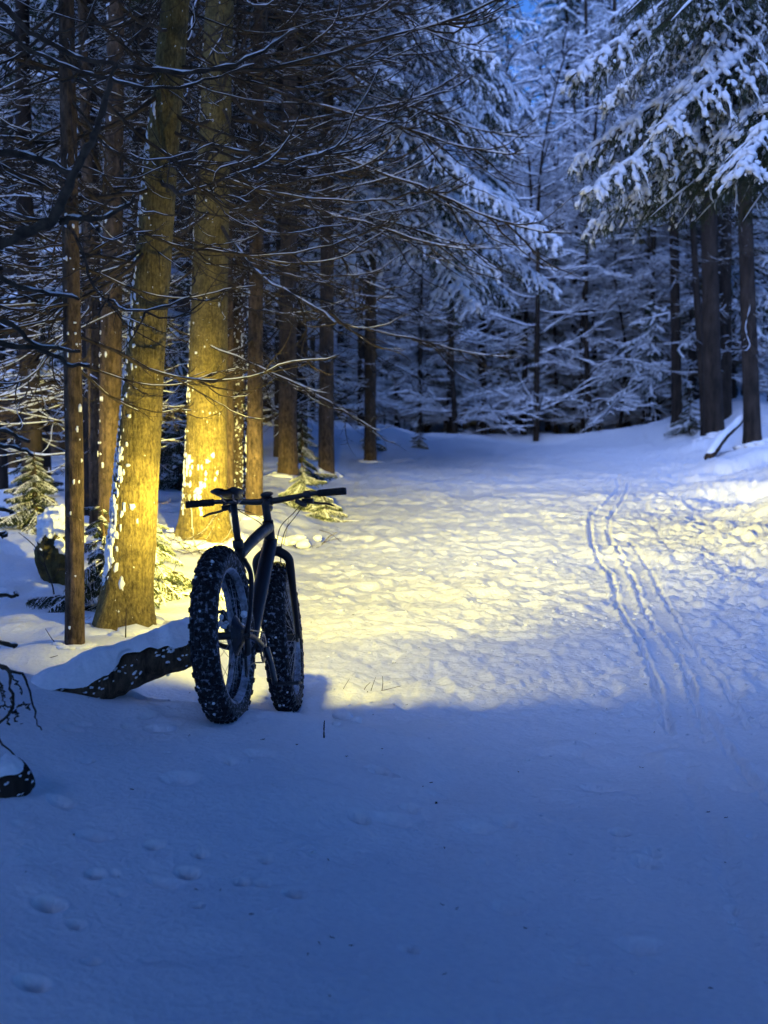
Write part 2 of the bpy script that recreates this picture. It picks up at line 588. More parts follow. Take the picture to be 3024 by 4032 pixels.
for vx, vy, r_, e, dp, rot in [
        (152, 1572, 17, 1.2, .085, 0.2), (176, 1556, 9, 2.2, .05, 0.9), (278, 1562, 11, 1.2, .055, 0), (345, 1578, 16, 2.0, .06, -0.5),
        (320, 1552, 8, 2.6, .03, 0.8), (228, 1612, 5, 9.0, .022, 0.95), (190, 1655, 5, 3.5, .018, 0.95),
        (830, 1675, 20, 1.4, .075, 0.6), (815, 1660, 14, 1.6, .05, 0.2), (775, 1764, 17, 1.2, .06, 0), (498, 1650, 9, 1.1, .03, 0),
        (405, 1873, 20, 1.2, .07, 0), (432, 1838, 14, 1.1, .045, 0), (635, 1924, 19, 1.2, .065, -0.3), (522, 1892, 15, 1.2, .05, 0),
        (565, 1895, 14, 1.4, .03, -0.3), (575, 1848, 11, 1.2, .035, 0.3), (333, 1818, 14, 1.4, .045, 0.3), (425, 1950, 11, 1.2, .03, 0),
        (105, 1952, 24, 1.3, .09, 0.1), (165, 1990, 15, 1.2, .045, 0), (205, 1882, 15, 1.3, .05, 0), (885, 2050, 18, 1.2, .03, 0),
        (390, 1690, 26, 1.5, .03, 0.2), (200, 1800, 22, 1.6, .04, 0.4), (70, 2130, 22, 1.6, .05, 0.1), (200, 2075, 14, 1.6, .035, 1.2),
        (1445, 1600, 14, 1.2, .035, 0.3), (1495, 1652, 14, 1.2, .03, 0.5), (1340, 1815, 16, 1.2, .035, 0.2), (1392, 1872, 22, 1.3, .03, 0),
        (1030, 1800, 18, 2.0, .022, 0.3), (1220, 1780, 18, 1.6, .018, 0), (985, 1560, 12, 1.6, .02, 0), (735, 1700, 10, 1.1, .02, 0),
        (1300, 1700, 26, 1.6, .02, .2), (1100, 1960, 24, 1.5, .02, 0), (1390, 2050, 30, 1.6, .03, .1), (560, 1640, 20, 1.6, .02, .3)]:
    p = ground_hit(vx, vy)
    rr = r_ / FV * p[1] * 1.1
    DENTS.append((p[0], p[1], rr * e * .85, rr * 1.15, dp * 1.4, rot))

_r = np.random.default_rng(12)
for _ in range(46):
    xx_, yy_ = _r.uniform(-1.5, 1.7), _r.uniform(3.9, 7.0)
    q_ = _r.uniform(.012, .04)
    DENTS.append((xx_, yy_, q_ * _r.uniform(.8, 1.8), q_, _r.uniform(.012, .035), _r.uniform(0, 3)))
for _ in range(60):                                     # old boot marks on the lit path
    xx_, yy_ = _r.uniform(-.3, 2.6), 7.6 + 9 * _r.random() ** 1.3
    DENTS.append((xx_, yy_, _r.uniform(.05, .08), _r.uniform(.11, .16), _r.uniform(.012, .03), _r.normal(0, .4)))
# one sheet: fine where the camera looks, coarse out to the horizon
u = np.concatenate([-np.geomspace(4, 0.285, 30)[:-1], np.linspace(-0.28, 0.28, 540), np.geomspace(0.285, 4, 30)[1:]])
inv = np.concatenate([np.linspace(1 / 3.4, 1 / 7.0, 330)[:-1], np.linspace(1 / 7.0, 1 / 20.0, 430)[:-1], np.linspace(1 / 20.0, 1 / 38.0, 90)])
yy = np.concatenate([np.linspace(-14, 3.2, 24), 1 / inv, np.geomspace(38.6, 400, 45)])
YY, UU = np.meshgrid(yy, u, indexing='ij')
DD = np.where(YY < 3.3, np.abs(YY - 3.3) * 0.7 + 5.3, YY + 2.0)
XX = UU * DD
ZZ = g_macro(XX, YY) + g_detail(XX, YY)
nr, nc = XX.shape
V = np.stack([XX, YY, ZZ], -1).reshape(-1, 3)
idx = np.arange(nr * nc).reshape(nr, nc)
Q = np.stack([idx[:-1, :-1], idx[:-1, 1:], idx[1:, 1:], idx[1:, :-1]], -1).reshape(-1, 4)
ground = link('snow_ground', mesh_np('snow_ground', V, Q, None, (M_GROUND,)))
tag(ground, 'trampled snow covered forest path and banks', None, None, 'structure')


def surf(x, y):
    a = np.array([x]), np.array([y])
    return float(g_macro(*a)[0] + g_detail(*a)[0])


# ------------------------------------------------------------------ branch, bough and tree meshes
def curve_batch(P0, D, L, droop, rise, n, wob=0.05, r=None, kink=0.0):
    """B curved twigs: start P0, horizontal-ish direction D, length L, sag then upturn"""
    r = r or rng
    B = len(P0)
    s = np.linspace(0, 1, n)[None, :, None]
    D = D / (np.linalg.norm(D, axis=-1, keepdims=True) + 1e-9)
    P = P0[:, None] + D[:, None] * (L[:, None, None] * s)
    P[..., 2] += L[:, None] * (-droop[:, None] * s[..., 0] + rise[:, None] * s[..., 0] ** 2.2)
    if kink:
        st = r.normal(0, kink, (B, n, 3)) * L[:, None, None] / n ** .5
        st[:, 0] = 0
        st[r.random((B, n)) < .5] *= .2
        P += np.cumsum(st, axis=1)
    w = r.normal(0, 1, (B, 3, 3)) * wob * L[:, None, None]
    for k in range(3):
        P += w[:, k][:, None] * np.sin(math.pi * (k + 1) * s + 0) / (k + 1) * (s > 0)
    return P


def pick(P, frac):
    """points on paths P (B,n,3) at fraction frac (B,m) -> (B,m,3) and tangents"""
    n = P.shape[1]
    f = np.clip(frac * (n - 1), 0, n - 1.001)
    i = f.astype(int); t = (f - i)[..., None]
    b = np.arange(P.shape[0])[:, None]
    a, c = P[b, i], P[b, i + 1]
    d = c - a
    return a + d * t, d / (np.linalg.norm(d, axis=-1, keepdims=True) + 1e-9)


def side_twigs(P, L, m, r, lo=0.2, hi=0.95, k=0.4, ang=(0.5, 1.0), droop=(0.0, 0.4), rise=(0.0, 0.4), n=5, flat=0.35, kink=0.0):
    B = P.shape[0]
    fr = np.sort(r.uniform(lo, hi, (B, m)), axis=1)
    p, t = pick(P, fr)
    side = np.cross(t, np.array([0, 0, 1.0]))
    side /= np.linalg.norm(side, axis=-1, keepdims=True) + 1e-9
    sg = np.where(r.random((B, m)) < 0.5, -1, 1)[..., None]
    a = r.uniform(*ang, (B, m))[..., None]
    D = t * np.cos(a) + side * sg * np.sin(a)
    D[..., 2] += r.normal(0, flat, (B, m)) * 0.5
    LL = (L[:, None] * k * (1 - fr * 0.65) * r.uniform(0.5, 1.1, (B, m))).reshape(-1)
    Pt = curve_batch(p.reshape(-1, 3), D.reshape(-1, 3), LL, r.uniform(*droop, B * m), r.uniform(*rise, B * m), n, 0.04, r, kink)
    return Pt, LL


def taper(P, r0, r1):
    n = P.shape[1]
    return r0[:, None] * (1 - np.linspace(0, 1, n)[None]) + r1 * np.linspace(0, 1, n)[None]


def snow_on(mb, P, w, h, r, cover=1.0, lift=0.0, gaps=0.0):
    """snow ridges on a random share of the paths, ragged along the length"""
    B, n = P.shape[:2]
    keep = r.random(B) < cover
    if not keep.any(): return
    P = P[keep]
    B = len(P)
    k = 0.75 + 0.5 * r.random((B, n))
    if gaps: k *= np.where(r.random((B, n)) < gaps, .12, 1.0)
    k[:, 0] *= 0.4; k[:, -1] *= 0.15
    w = np.broadcast_to(np.asarray(w, float), keep.shape)[keep] if np.ndim(w) else np.full(B, w)
    h = np.broadcast_to(np.asarray(h, float), keep.shape)[keep] if np.ndim(h) else np.full(B, h)
    V, Q = snow_strips(P, w[:, None] * k, h[:, None] * k, lift)
    mb.add(V, Q)


def dead_branch(seed, L=1.8, twigs=9, r0=0.012):
    """a bare, sagging lower branch along +x with its own twigs; returns bark and snow meshes"""
    r = np.random.default_rng(seed)
    P = curve_batch(np.zeros((1, 3)), np.array([[1.0, 0, 0]]), np.array([L]), r.uniform(.15, .55, 1), r.uniform(.2, .6, 1), 18, 0.025, r, .03)
    m = MB(); s = MB()
    m.add(*tubes(P, taper(P, np.array([r0]), 0.0025), 5)[:2])
    snow_on(s, P, r0 * 0.42, r0 * 0.42, r, 1.0, r0 * 0.5, .25)
    T1, L1 = side_twigs(P, np.array([L]), twigs, r, 0.12, 0.95, 0.5, (0.3, 0.8), (0.1, 0.5), (0.1, 0.6), 9, .25, .05)
    m.add(*tubes(T1, taper(T1, np.full(len(T1), r0 * 0.5), 0.0018), 4)[:2])
    snow_on(s, T1, r0 * 0.2, r0 * 0.22, r, 0.4, r0 * 0.2, .4)
    T2, L2 = side_twigs(T1, L1, 4, r, 0.15, 0.95, 0.45, (0.4, 1.0), (0.0, 0.4), (0.0, 0.5), 6, .3, .06)
    m.add(*tubes(T2, taper(T2, np.full(len(T2), r0 * 0.28), 0.0014), 3)[:2])
    return m.mesh('branch', M_TWIG), s.mesh('snow', M_SNOW)


DEAD = [dead_branch(100 + i, L, t, r0) for i, (L, t, r0) in enumerate(
    [(1.5, 9, .011), (1.9, 11, .013), (2.3, 13, .014), (1.2, 7, .009), (2.0, 6, .013), (1.0, 8, .008), (2.6, 12, .015), (0.7, 5, .007)])]


def needles_on(mb, P, step, ln, wd, r, per=2):
    """thin triangular needles along paths P"""
    B, n = P.shape[:2]
    seg = np.linalg.norm(np.diff(P, axis=1), axis=-1).sum(1)
    cnt = np.maximum(2, (seg / step).astype(int)) * per
    bi = np.repeat(np.arange(B), cnt)
    fr = r.random(len(bi))
    f = np.clip(fr * (n - 1), 0, n - 1.001); i = f.astype(int); t = (f - i)[:, None]
    a, c = P[bi, i], P[bi, i + 1]
    p = a + (c - a) * t
    tg = (c - a); tg /= np.linalg.norm(tg, axis=1, keepdims=True) + 1e-9
    rd = r.normal(0, 1, p.shape)
    rd -= (rd * tg).sum(1, keepdims=True) * tg
    rd /= np.linalg.norm(rd, axis=1, keepdims=True) + 1e-9
    d = tg * 0.75 + rd * 0.75
    d[:, 2] -= 0.15
    tip = p + d * (ln * r.uniform(0.7, 1.2, len(p)))[:, None]
    w = np.cross(d, r.normal(0, 1, p.shape)); w /= np.linalg.norm(w, axis=1, keepdims=True) + 1e-9
    V = np.stack([p - w * wd * .5, p + w * wd * .5, tip], 1).reshape(-1, 3)
    mb.add(V, None, np.arange(len(V)).reshape(-1, 3))


LT_V, LT_Q, LT_T = blob((0, 0, 0), (1, 1, 1), 3, 7, 5, 0.0)


def lumps(mb, C_, Tn, ln, wd, ht, r):
    """uneven pads of snow: centres C_ (N,3), long axis Tn, sizes (N,)"""
    N_ = len(C_)
    Tn = Tn / (np.linalg.norm(Tn, axis=1, keepdims=True) + 1e-9)
    sd = np.cross(Tn, [0, 0, 1.0]); sd /= np.linalg.norm(sd, axis=1, keepdims=True) + 1e-9
    upv = np.cross(sd, Tn) * .5 + np.array([0, 0, .5])
    k = 1 + r.normal(0, .20, (N_, len(LT_V), 1))
    L_ = LT_V[None] * k
    V = C_[:, None] + L_[..., :1] * (Tn * ln[:, None])[:, None] + L_[..., 1:2] * (sd * wd[:, None])[:, None] + L_[..., 2:] * (upv * ht[:, None])[:, None]
    o = (np.arange(N_) * len(LT_V))[:, None, None]
    mb.add(V.reshape(-1, 3), (LT_Q[None] + o).reshape(-1, 4), (LT_T[None] + o).reshape(-1, 3))


def lumps_on(mb, P, per, ln, wd, ht, r, lo=.1, hi=1.0, cover=1.0, lift=.008):
    B = len(P)
    fr = r.uniform(lo, hi, (B, per))
    p, t = pick(P, fr)
    keep = (r.random((B, per)) < cover).ravel()
    p = p.reshape(-1, 3)[keep]; t = t.reshape(-1, 3)[keep]; f_ = fr.ravel()[keep]
    n_ = len(p)
    sz = r.uniform(.5, 1.3, n_) * (1.15 - .5 * f_)
    p = p + np.array([0, 0, 1.0]) * (lift + ht * sz * .35)[:, None] + r.normal(0, wd * .25, (n_, 3))
    lumps(mb, p, t, ln * sz * r.uniform(.7, 1.4, n_), wd * sz, ht * sz * r.uniform(.7, 1.2, n_), r)


def live_bough(seed, L=2.0, step=0.010, snowy=0.85, fat=1.0, droop=0.4):
    """a drooping, needle-covered spruce bough along +x under a load of snow"""
    r = np.random.default_rng(seed)
    n = 14
    s = np.linspace(0, 1, n)
    A = np.stack([L * s, 0.05 * L * np.sin(s * 3 + r.uniform(0, 6)) * s, L * (0.06 * s - droop * s ** 1.7)], -1)[None]
    nd = MB(); sn = MB(); wd = MB()
    wd.add(*tubes(A, taper(A, np.array([0.016]), 0.003), 5)[:2])
    m = 22
    paths, lens = [], []
    for sg in (-1, 1):
        fr = (np.linspace(0.10, 0.97, m) + r.normal(0, 0.012, m)).clip(0.05, 0.99)[None]
        p, t = pick(A, fr)
        p, t = p[0], t[0]
        side = np.cross(t, [0, 0, 1.0]); side /= np.linalg.norm(side, axis=1, keepdims=True)
        ang = r.uniform(0.75, 1.1, m)[:, None]
        D = t * np.cos(ang) + side * sg * np.sin(ang)
        D[:, 2] *= 0.5
        prof = np.interp(fr[0], [0, .12, .35, .7, 1.0], [.35, .75, 1.0, .62, .16])
        LL = L * 0.34 * prof * r.uniform(0.75, 1.15, m)
        paths.append(curve_batch(p, D, LL, r.uniform(.15, .5, m), r.uniform(-0.5, -.1, m), 7, 0.03, r))
        lens.append(LL)
    S = np.concatenate(paths); LS = np.concatenate(lens)
    T, LT = side_twigs(S, LS, 7, r, 0.12, 0.95, 0.42, (0.55, 0.95), (.2, .6), (-.5, 0.0), 5, 0.2)
    wd.add(*tubes(S, taper(S, np.full(len(S), .005), .0015), 3)[:2])
    # hanging twiglets under the bough
    H0, _ = pick(S, r.uniform(0.1, 0.9, (len(S), 3)))
    H0 = H0.reshape(-1, 3)
    Dn = r.normal(0, .35, H0.shape); Dn[:, 2] = -1
    LH = r.uniform(.06, .2, len(H0)) * L / 2
    Hh = curve_batch(H0, Dn, LH, np.zeros(len(H0)), np.zeros(len(H0)), 4, 0.03, r)
    for P_ in (A, S, T, Hh):
        needles_on(nd, P_, step, 0.026, 0.0042, r)
    q = L / 2
    snow_on(sn, A, 0.03 * fat * q, 0.03 * fat * q, r, 1.0, 0.006)
    snow_on(sn, S, 0.016 * fat * q, 0.017 * fat * q, r, snowy * .8, 0.004, .2)
    if snowy > .3:
        lumps_on(sn, A, 46 if L > 1 else 20, .06 * q, .042 * fat * q, .03 * fat * q, r, .05, 1.0, 1.0)
        lumps_on(sn, S, 7 if L > 1 else 4, .042 * q, .026 * fat * q, .021 * fat * q, r, .0, 1.0, snowy)
        lumps_on(sn, T, 2 if L > 1 else 1, .026 * q, .014 * fat * q, .012 * fat * q, r, .1, 1.0, snowy * .55)
    # clots where twigs leave the axis
    return nd.mesh('needles', M_NEEDLE, False), sn.mesh('snow', M_SNOW), wd.mesh('bough', M_TWIG)


BOUGH = [live_bough(200 + i, L, .010, sn_, ft, dr) for i, (L, sn_, ft, dr) in enumerate(
    [(2.0, .75, .92, .40), (2.2, .75, 1.0, .5), (1.8, .65, .85, .35), (2.0, .12, .8, .65)])]
SMALL = [live_bough(230 + i, .6, .009, .85, .8, dr) for i, dr in enumerate((.25, .4, .1))]


def put_dead(tree, z, az, k, sc=1.0, tilt=0.0, r=0.0):
    b = link('branch', DEAD[k][0], tree, (math.cos(az) * r, math.sin(az) * r, z), (0, tilt, az), sc)
    link('snow', DEAD[k][1], b)
    return b


def put_bough(tree, loc, az, kind, sc=1.0, tilt=0.0, roll=0.0, lib=None):
    nd, sn, wd = (lib or BOUGH)[kind]
    b = link('bough', wd, tree, loc, (roll, tilt, az), sc)
    link('needles', nd, b)
    link('snow', sn, b)
    return b


def trunk_part(tree, pts, rad, material, sides=26, rings=70, amp=0.04, flare=0.0, seed=0, base=None):
    """pts world polyline bottom->top; ridged and slightly uneven"""
    P = resample(pts, rings); Rr = np.interp(np.linspace(0, 1, rings), np.linspace(0, 1, len(rad)), rad)
    a = np.arange(sides) / sides * 2 * math.pi
    h = np.linspace(0, 1, rings)
    hgt = P[:, 2] - P[0, 2]
    A_, H_ = np.meshgrid(a, hgt)
    k = 1 + amp * (1.2 * vnoise(np.cos(A_) * 1.4 + 5, H_ * 1.6 + np.sin(A_) * 1.4, seed) + 0.7 * vnoise(np.cos(A_) * 4 + 3, H_ * 9 + np.sin(A_) * 4, seed + 1))
    if flare:
        lob = 0.55 + 0.45 * np.cos(A_ * 4 + seed) + 0.3 * np.cos(A_ * 7 + 2)
        k += flare * np.exp(-H_ / 0.16) * (0.45 + 0.55 * lob)
    ring = np.stack([np.cos(A_), np.sin(A_), np.zeros_like(A_)], -1)
    V = P[:, None] + ring * (Rr[:, None] * k)[..., None]
    i = np.arange(rings - 1)[:, None] * sides; kk = np.arange(sides)[None]
    k2 = (kk + 1) % sides
    Q = np.stack([i + kk, i + k2, i + sides + k2, i + sides + kk], -1).reshape(-1, 4)
    V = V.reshape(-1, 3)
    if base is not None: V = V - np.asarray(base)
    o = link('trunk', mesh_np('trunk', V, Q, None, (material,)), tree)
    return P, Rr


def trunk_snow(tree, P, Rr, base, n, az0, spread, seed, zlo=0.0, zhi=1.0, size=(.008, .022), dense_low=True):
    """lumps of snow plastered on the bark"""
    r = np.random.default_rng(seed)
    mb = MB()
    for i in range(n):
        f = zlo + (zhi - zlo) * (r.random() ** (2.0 if dense_low else 1.0))
        az = az0 + r.normal(0, spread)
        j = f * (len(P) - 1)
        p = P[int(j)]; rr = Rr[int(j)]
        c = p + np.array([math.cos(az), math.sin(az), 0]) * rr * 1.02
        s = r.uniform(*size) * (1.35 if f < 0.12 else 1)
        s = s * (1.4 if r.random() < 0.08 else 1)
        nn = np.array([math.cos(az), math.sin(az), 0])
        Vb, Qb, Tb = blob(c, (s, s, s * r.uniform(.7, 2.4)), seed + i, 7, 5, 0.6)
        Vb = Vb - nn * (((Vb - c) @ nn) * .6)[:, None]
        mb.add(Vb, Qb, Tb)
    link('snow', mb.mesh('snow', M_SNOW, True, base), tree)


def named_tree(name, label, pts, y, material, extend=2.0, flare=0.2, seed=0, group=None, sides=26, rings=70, amp=.045, lean=0.0, crown=None, foot=True):
    """tree from its trunk's centre line (plan coordinates + width) at distance y; carried on above the frame"""
    W = np.array([at(p[0], p[1], y + lean * (pts[0][1] - p[1])) for p in pts])
    rad = np.array([p[2] / FV * y * 0.5 for p in pts])
    base = W[0].copy(); base[2] = gz(W[0][0], W[0][1]) - 0.05
    low = W[0].copy(); low[2] = min(base[2], W[0][2])
    if W[0][2] - base[2] > 0.08:
        W = np.concatenate([[low], W]); rad = np.concatenate([[rad[0] * 1.04], rad])
    else:
        W[0][2] = base[2]
    d = (W[-1] - W[-2]); d /= np.linalg.norm(d)
    W = np.concatenate([W, [W[-1] + d * extend * .5, W[-1] + d * extend]])
    rad = np.concatenate([rad, [rad[-1] * .92, rad[-1] * .8]])
    t = empty(name, W[0])
    tag(t, label, 'tree', group)
    seglen = np.concatenate([[0], np.cumsum(np.linalg.norm(np.diff(W, axis=0), axis=1))])
    q = np.linspace(0, seglen[-1], 24)
    W2 = np.stack([np.interp(q, seglen, W[:, k]) for k in range(3)], -1)
    R2 = np.interp(q, seglen, rad)
    P, Rr = trunk_part(t, W2, R2, material, sides, rings, amp, flare, seed, W[0])
    if foot:
        rf = np.random.default_rng(seed + 900)
        nf = 34
        qa = rf.uniform(0, 6.283, nf); qr = Rr[2] * (1.05 + flare * .5 + rf.random(nf) * .7)
        fx, fy = W[0][0] + np.cos(qa) * qr, W[0][1] + np.sin(qa) * qr
        fz = g_macro(fx, fy) + g_detail(fx, fy)
        fs = Rr[2] * rf.uniform(.25, .6, nf)
        mf = MB(); lumps(mf, np.stack([fx, fy, fz - fs * .05], -1), np.stack([-np.sin(qa), np.cos(qa), 0 * qa], -1), fs * 1.6, fs * 1.1, fs * .5, rf)
        link('snow', mf.mesh('snow', M_SNOW, True, W[0]), t)
    top = P[-1] - W[0]
    if crown is not None:
        tk_, br_, sn_, nd_ = STOCK['tall'][seed % 3]
        h_ = [14, 11, 16][seed % 3]
        k_ = 5.5 / (h_ * .58)
        zoff = crown - h_ * .42 * k_
        o = link('crown', nd_, t, (top[0], top[1], zoff), (0, 0, seed * 1.3), k_)
        link('snow', sn_, o)
        m_ = MB(); m_.add(*tubes(np.array([top - (0, 0, .1), (top[0], top[1], crown + 2.5), (top[0], top[1], crown + 5.4)])[None].repeat(1, 0), np.array([[Rr[-1], Rr[-1] * .6, .01]]), 10, (1, 0, 0))[:2])
        link('upper_trunk', m_.mesh('upper_trunk', material), t)
    return t, P, Rr, W[0]


def add_dead(t, P, base, zlo, zhi, n, seed, kinds, sc=(.7, 1.2), az=None, azs=3.2):
    r = np.random.default_rng(seed)
    for i in range(n):
        z = zlo + (zhi - zlo) * (i + r.random()) / n
        j = np.argmin(np.abs(P[:, 2] - base[2] - z))
        p = P[j] - base
        a = r.uniform(0, 2 * math.pi) if az is None else az + r.uniform(-azs, azs)
        k = int(r.choice(kinds))
        s_ = r.uniform(*sc)
        b = link('branch', DEAD[k][0], t, (p[0], p[1], z), (r.normal(0, .15), r.normal(0.02, .14), a), s_)
        link('snow', DEAD[k][1], b)


# ---- forest stock: whole trees as a trunk, a crown and its snow, shared by the many
def pole_spruce(seed, h, n_dead, n_live, r0, z0=.8, sk=1.0, lz=.42):
    r = np.random.default_rng(seed)
    wob = np.array([(0, 0, 0), (r.normal(0, .04), r.normal(0, .04), h * .3), (r.normal(0, .08), r.normal(0, .08), h * .6), (r.normal(0, .1), r.normal(0, .1), h)])
    Pt = resample(wob, 16)
    tk = MB(); tk.add(*tubes(Pt, np.linspace(r0, r0 * .2, 16), 9, (1, 0, 0))[:2])
    br, sn = MB(), MB()
    z = np.sort(r.uniform(z0, min(h * .62, 9.0), n_dead)) if n_dead else np.zeros(0)
    az = r.uniform(0, 6.283, n_dead)
    P0 = np.stack([np.zeros(n_dead), np.zeros(n_dead), z], -1)
    D = np.stack([np.cos(az), np.sin(az), r.normal(.0, .15, n_dead)], -1)
    L = r.uniform(.7, 1.9, n_dead)
    P = curve_batch(P0, D, L, r.uniform(.05, .5, n_dead), r.uniform(.1, .5, n_dead), 8, .03, r)
    br.add(*tubes(P, taper(P, np.full(n_dead, .011), .003), 4)[:2])
    snow_on(sn, P, .017 * sk, .021 * sk, r, .95 * min(1, sk * 1.3), .004)
    T, LT = side_twigs(P, L, 8, r, .1, .97, .5, (.4, 1.0), (0, .4), (0, .5), 5)
    br.add(*tubes(T, taper(T, np.full(len(T), .005), .002), 3)[:2])
    snow_on(sn, T, .011 * sk, .014 * sk, r, .9 * min(1, sk), .002)
    nd = None
    if n_live:
        nd = MB()
        z = np.linspace(h * lz, h * .97, n_live) + r.normal(0, .1, n_live)
        az = np.arange(n_live) * 2.4 + r.normal(0, .4, n_live)
        P0 = np.stack([np.zeros(n_live), np.zeros(n_live), z], -1)
        D = np.stack([np.cos(az), np.sin(az), np.full(n_live, .05)], -1)
        L = np.interp(z / h, [.4, .6, 1.0], [1.7, 1.6, .3]) * r.uniform(.8, 1.15, n_live)
        P = curve_batch(P0, D, L, r.uniform(.3, .6, n_live), r.uniform(-.1, .15, n_live), 8, .02, r)
        S, LS = side_twigs(P, L, 22, r, .1, .98, .36, (.7, 1.1), (.3, .7), (-.3, 0), 5, .15)
        nd.add(*tubes(P, taper(P, np.full(len(P), .02), .006), 4)[:2])
        needles_on(nd, S, .06, .11, .02, r, 3)
        snow_on(sn, P, .07 * sk ** .5, .05 * sk ** .5, r, 1.0, .01)
        snow_on(sn, S, .045 * sk ** .5, .035 * sk ** .5, r, .85 * min(1, sk * 1.2), .006)
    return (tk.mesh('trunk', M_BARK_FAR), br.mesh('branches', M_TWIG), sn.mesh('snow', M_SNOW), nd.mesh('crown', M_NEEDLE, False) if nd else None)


def twiggy_tree(seed, h, r0):
    """leafless young broadleaf, every twig lined with snow"""
    r = np.random.default_rng(seed)
    Pt = resample(np.array([(0, 0, 0), (r.normal(0, .1), r.normal(0, .1), h * .35), (r.normal(0, .25), r.normal(0, .25), h * .7), (r.normal(0, .4), r.normal(0, .4), h)]), 14)
    tk = MB(); tk.add(*tubes(Pt, np.linspace(r0, .012, 14), 8, (1, 0, 0))[:2])
    br, sn = MB(), MB()
    n = 40
    fr = np.sort(r.uniform(.03, .98, n))
    j = fr * 13; i = j.astype(int).clip(0, 12)
    P0 = Pt[i] + (Pt[i + 1] - Pt[i]) * (j - i)[:, None]
    az = r.uniform(0, 6.283, n)
    D = np.stack([np.cos(az), np.sin(az), r.uniform(.15, .9, n)], -1)
    L = h * .30 * (1.1 - fr * .7) * r.uniform(.6, 1.2, n)
    P = curve_batch(P0, D, L, r.uniform(-.1, .3, n), r.uniform(-.2, .2, n), 9, .04, r)
    br.add(*tubes(P, taper(P, np.full(n, r0 * .3), .005), 4)[:2])
    snow_on(sn, P, r0 * .36, r0 * .42, r, 1.0, .006)
    T, LT = side_twigs(P, L, 11, r, .12, .98, .55, (.4, .9), (-.1, .3), (-.1, .3), 7, .5)
    br.add(*tubes(T, taper(T, np.full(len(T), .008), .003), 3)[:2])
    snow_on(sn, T, .020, .026, r, 1.0, .003)
    U, LU = side_twigs(T, LT, 5, r, .1, .98, .5, (.4, 1.0), (-.1, .3), (-.1, .3), 4, .5)
    br.add(*tubes(U, taper(U, np.full(len(U), .004), .002), 3)[:2])
    snow_on(sn, U, .014, .018, r, .95, .002)
    return (tk.mesh('trunk', M_BARK_FAR), br.mesh('branches', M_TWIG), sn.mesh('snow', M_SNOW), None)


def tall_spruce(seed, h):
    """spruce with a clean lower trunk and a broad, loose crown"""
    r = np.random.default_rng(seed)
    Pt = np.linspace((0, 0, 0), (0, 0, h), 12)
    tk = MB(); tk.add(*tubes(Pt, np.linspace(.17, .02, 12), 9, (1, 0, 0))[:2])
    n_ = 54
    z = np.linspace(h * .42, h * .97, n_)
    az = np.arange(n_) * 2.4 + r.normal(0, .4, n_)
    P0 = np.stack([0 * z, 0 * z, z], -1)
    D = np.stack([np.cos(az), np.sin(az), 0 * z + .05], -1)
    L = np.interp(z / h, [.4, .6, 1.0], [2.9, 2.6, .4]) * r.uniform(.8, 1.15, n_)
    P = curve_batch(P0, D, L, r.uniform(.3, .6, n_), r.uniform(-.1, .15, n_), 6, .02, r)
    br, nd, sn = MB(), MB(), MB()
    br.add(*tubes(P, taper(P, np.full(n_, .02), .006), 4)[:2])
    # each bough one jagged drooping sheet, enough to cast shade
    m_ = 15
    P2 = np.stack([resample(q, m_) for q in P])
    t_, s_, u_ = frames(P2, np.array([0, 0, 1.0]))
    wv = np.interp(np.linspace(0, 1, m_), [0, .15, .4, 1], [.2, .8, 1, .1])[None] * L[:, None] * .3 * np.where(np.arange(m_) % 2, 1.15, .45)[None] * r.uniform(.75, 1.2, (n_, m_))
    lft = P2 + s_ * wv[..., None] - np.array([0, 0, 1.0]) * (wv * .5)[..., None]
    rgt = P2 - s_ * wv[..., None] - np.array([0, 0, 1.0]) * (wv * .5)[..., None]
    Vv = np.stack([lft, P2, rgt], 2)
    o_ = (np.arange(n_) * m_ * 3)[:, None, None]; j_ = (np.arange(m_ - 1) * 3)[None, :, None]; k_ = np.arange(2)[None, None]
    nd.add(Vv.reshape(-1, 3), np.stack([o_ + j_ + k_, o_ + j_ + k_ + 1, o_ + j_ + k_ + 4, o_ + j_ + k_ + 3], -1).reshape(-1, 4))
    snow_on(sn, P, .09, .05, r, 1.0, .01)
    return (tk.mesh('trunk', M_BARK_FAR), br.mesh('branches', M_TWIG), sn.mesh('snow', M_SNOW), nd.mesh('crown', M_NEEDLE, False))


STOCK = {
    'pole': [pole_spruce(300 + i, h, nd_, 34, r0, .8, .55, .5) for i, (h, nd_, r0) in enumerate([(13, 110, .13), (15, 130, .16), (12, 120, .09), (14, 140, .19)])],
    'farpole': [pole_spruce(310 + i, h, nd_, 0, r0, .6, 1.2) for i, (h, nd_, r0) in enumerate([(13, 120, .13), (15, 140, .16), (12, 120, .09)])],
    'spruce': [pole_spruce(320 + i, h, 40, nl, r0) for i, (h, nl, r0) in enumerate([(14, 60, .17), (11, 60, .13), (16, 70, .2)])],
    'twiggy': [twiggy_tree(340 + i, h, r0) for i, (h, r0) in enumerate([(11, .09), (9, .07), (13, .11)])],
    'tall': [tall_spruce(370 + i, h) for i, h in enumerate((14, 11, 16))],
    'young': [pole_spruce(360 + i, h, 6, 46, .05, .3) for i, h in enumerate((4.5, 5.5))],
}


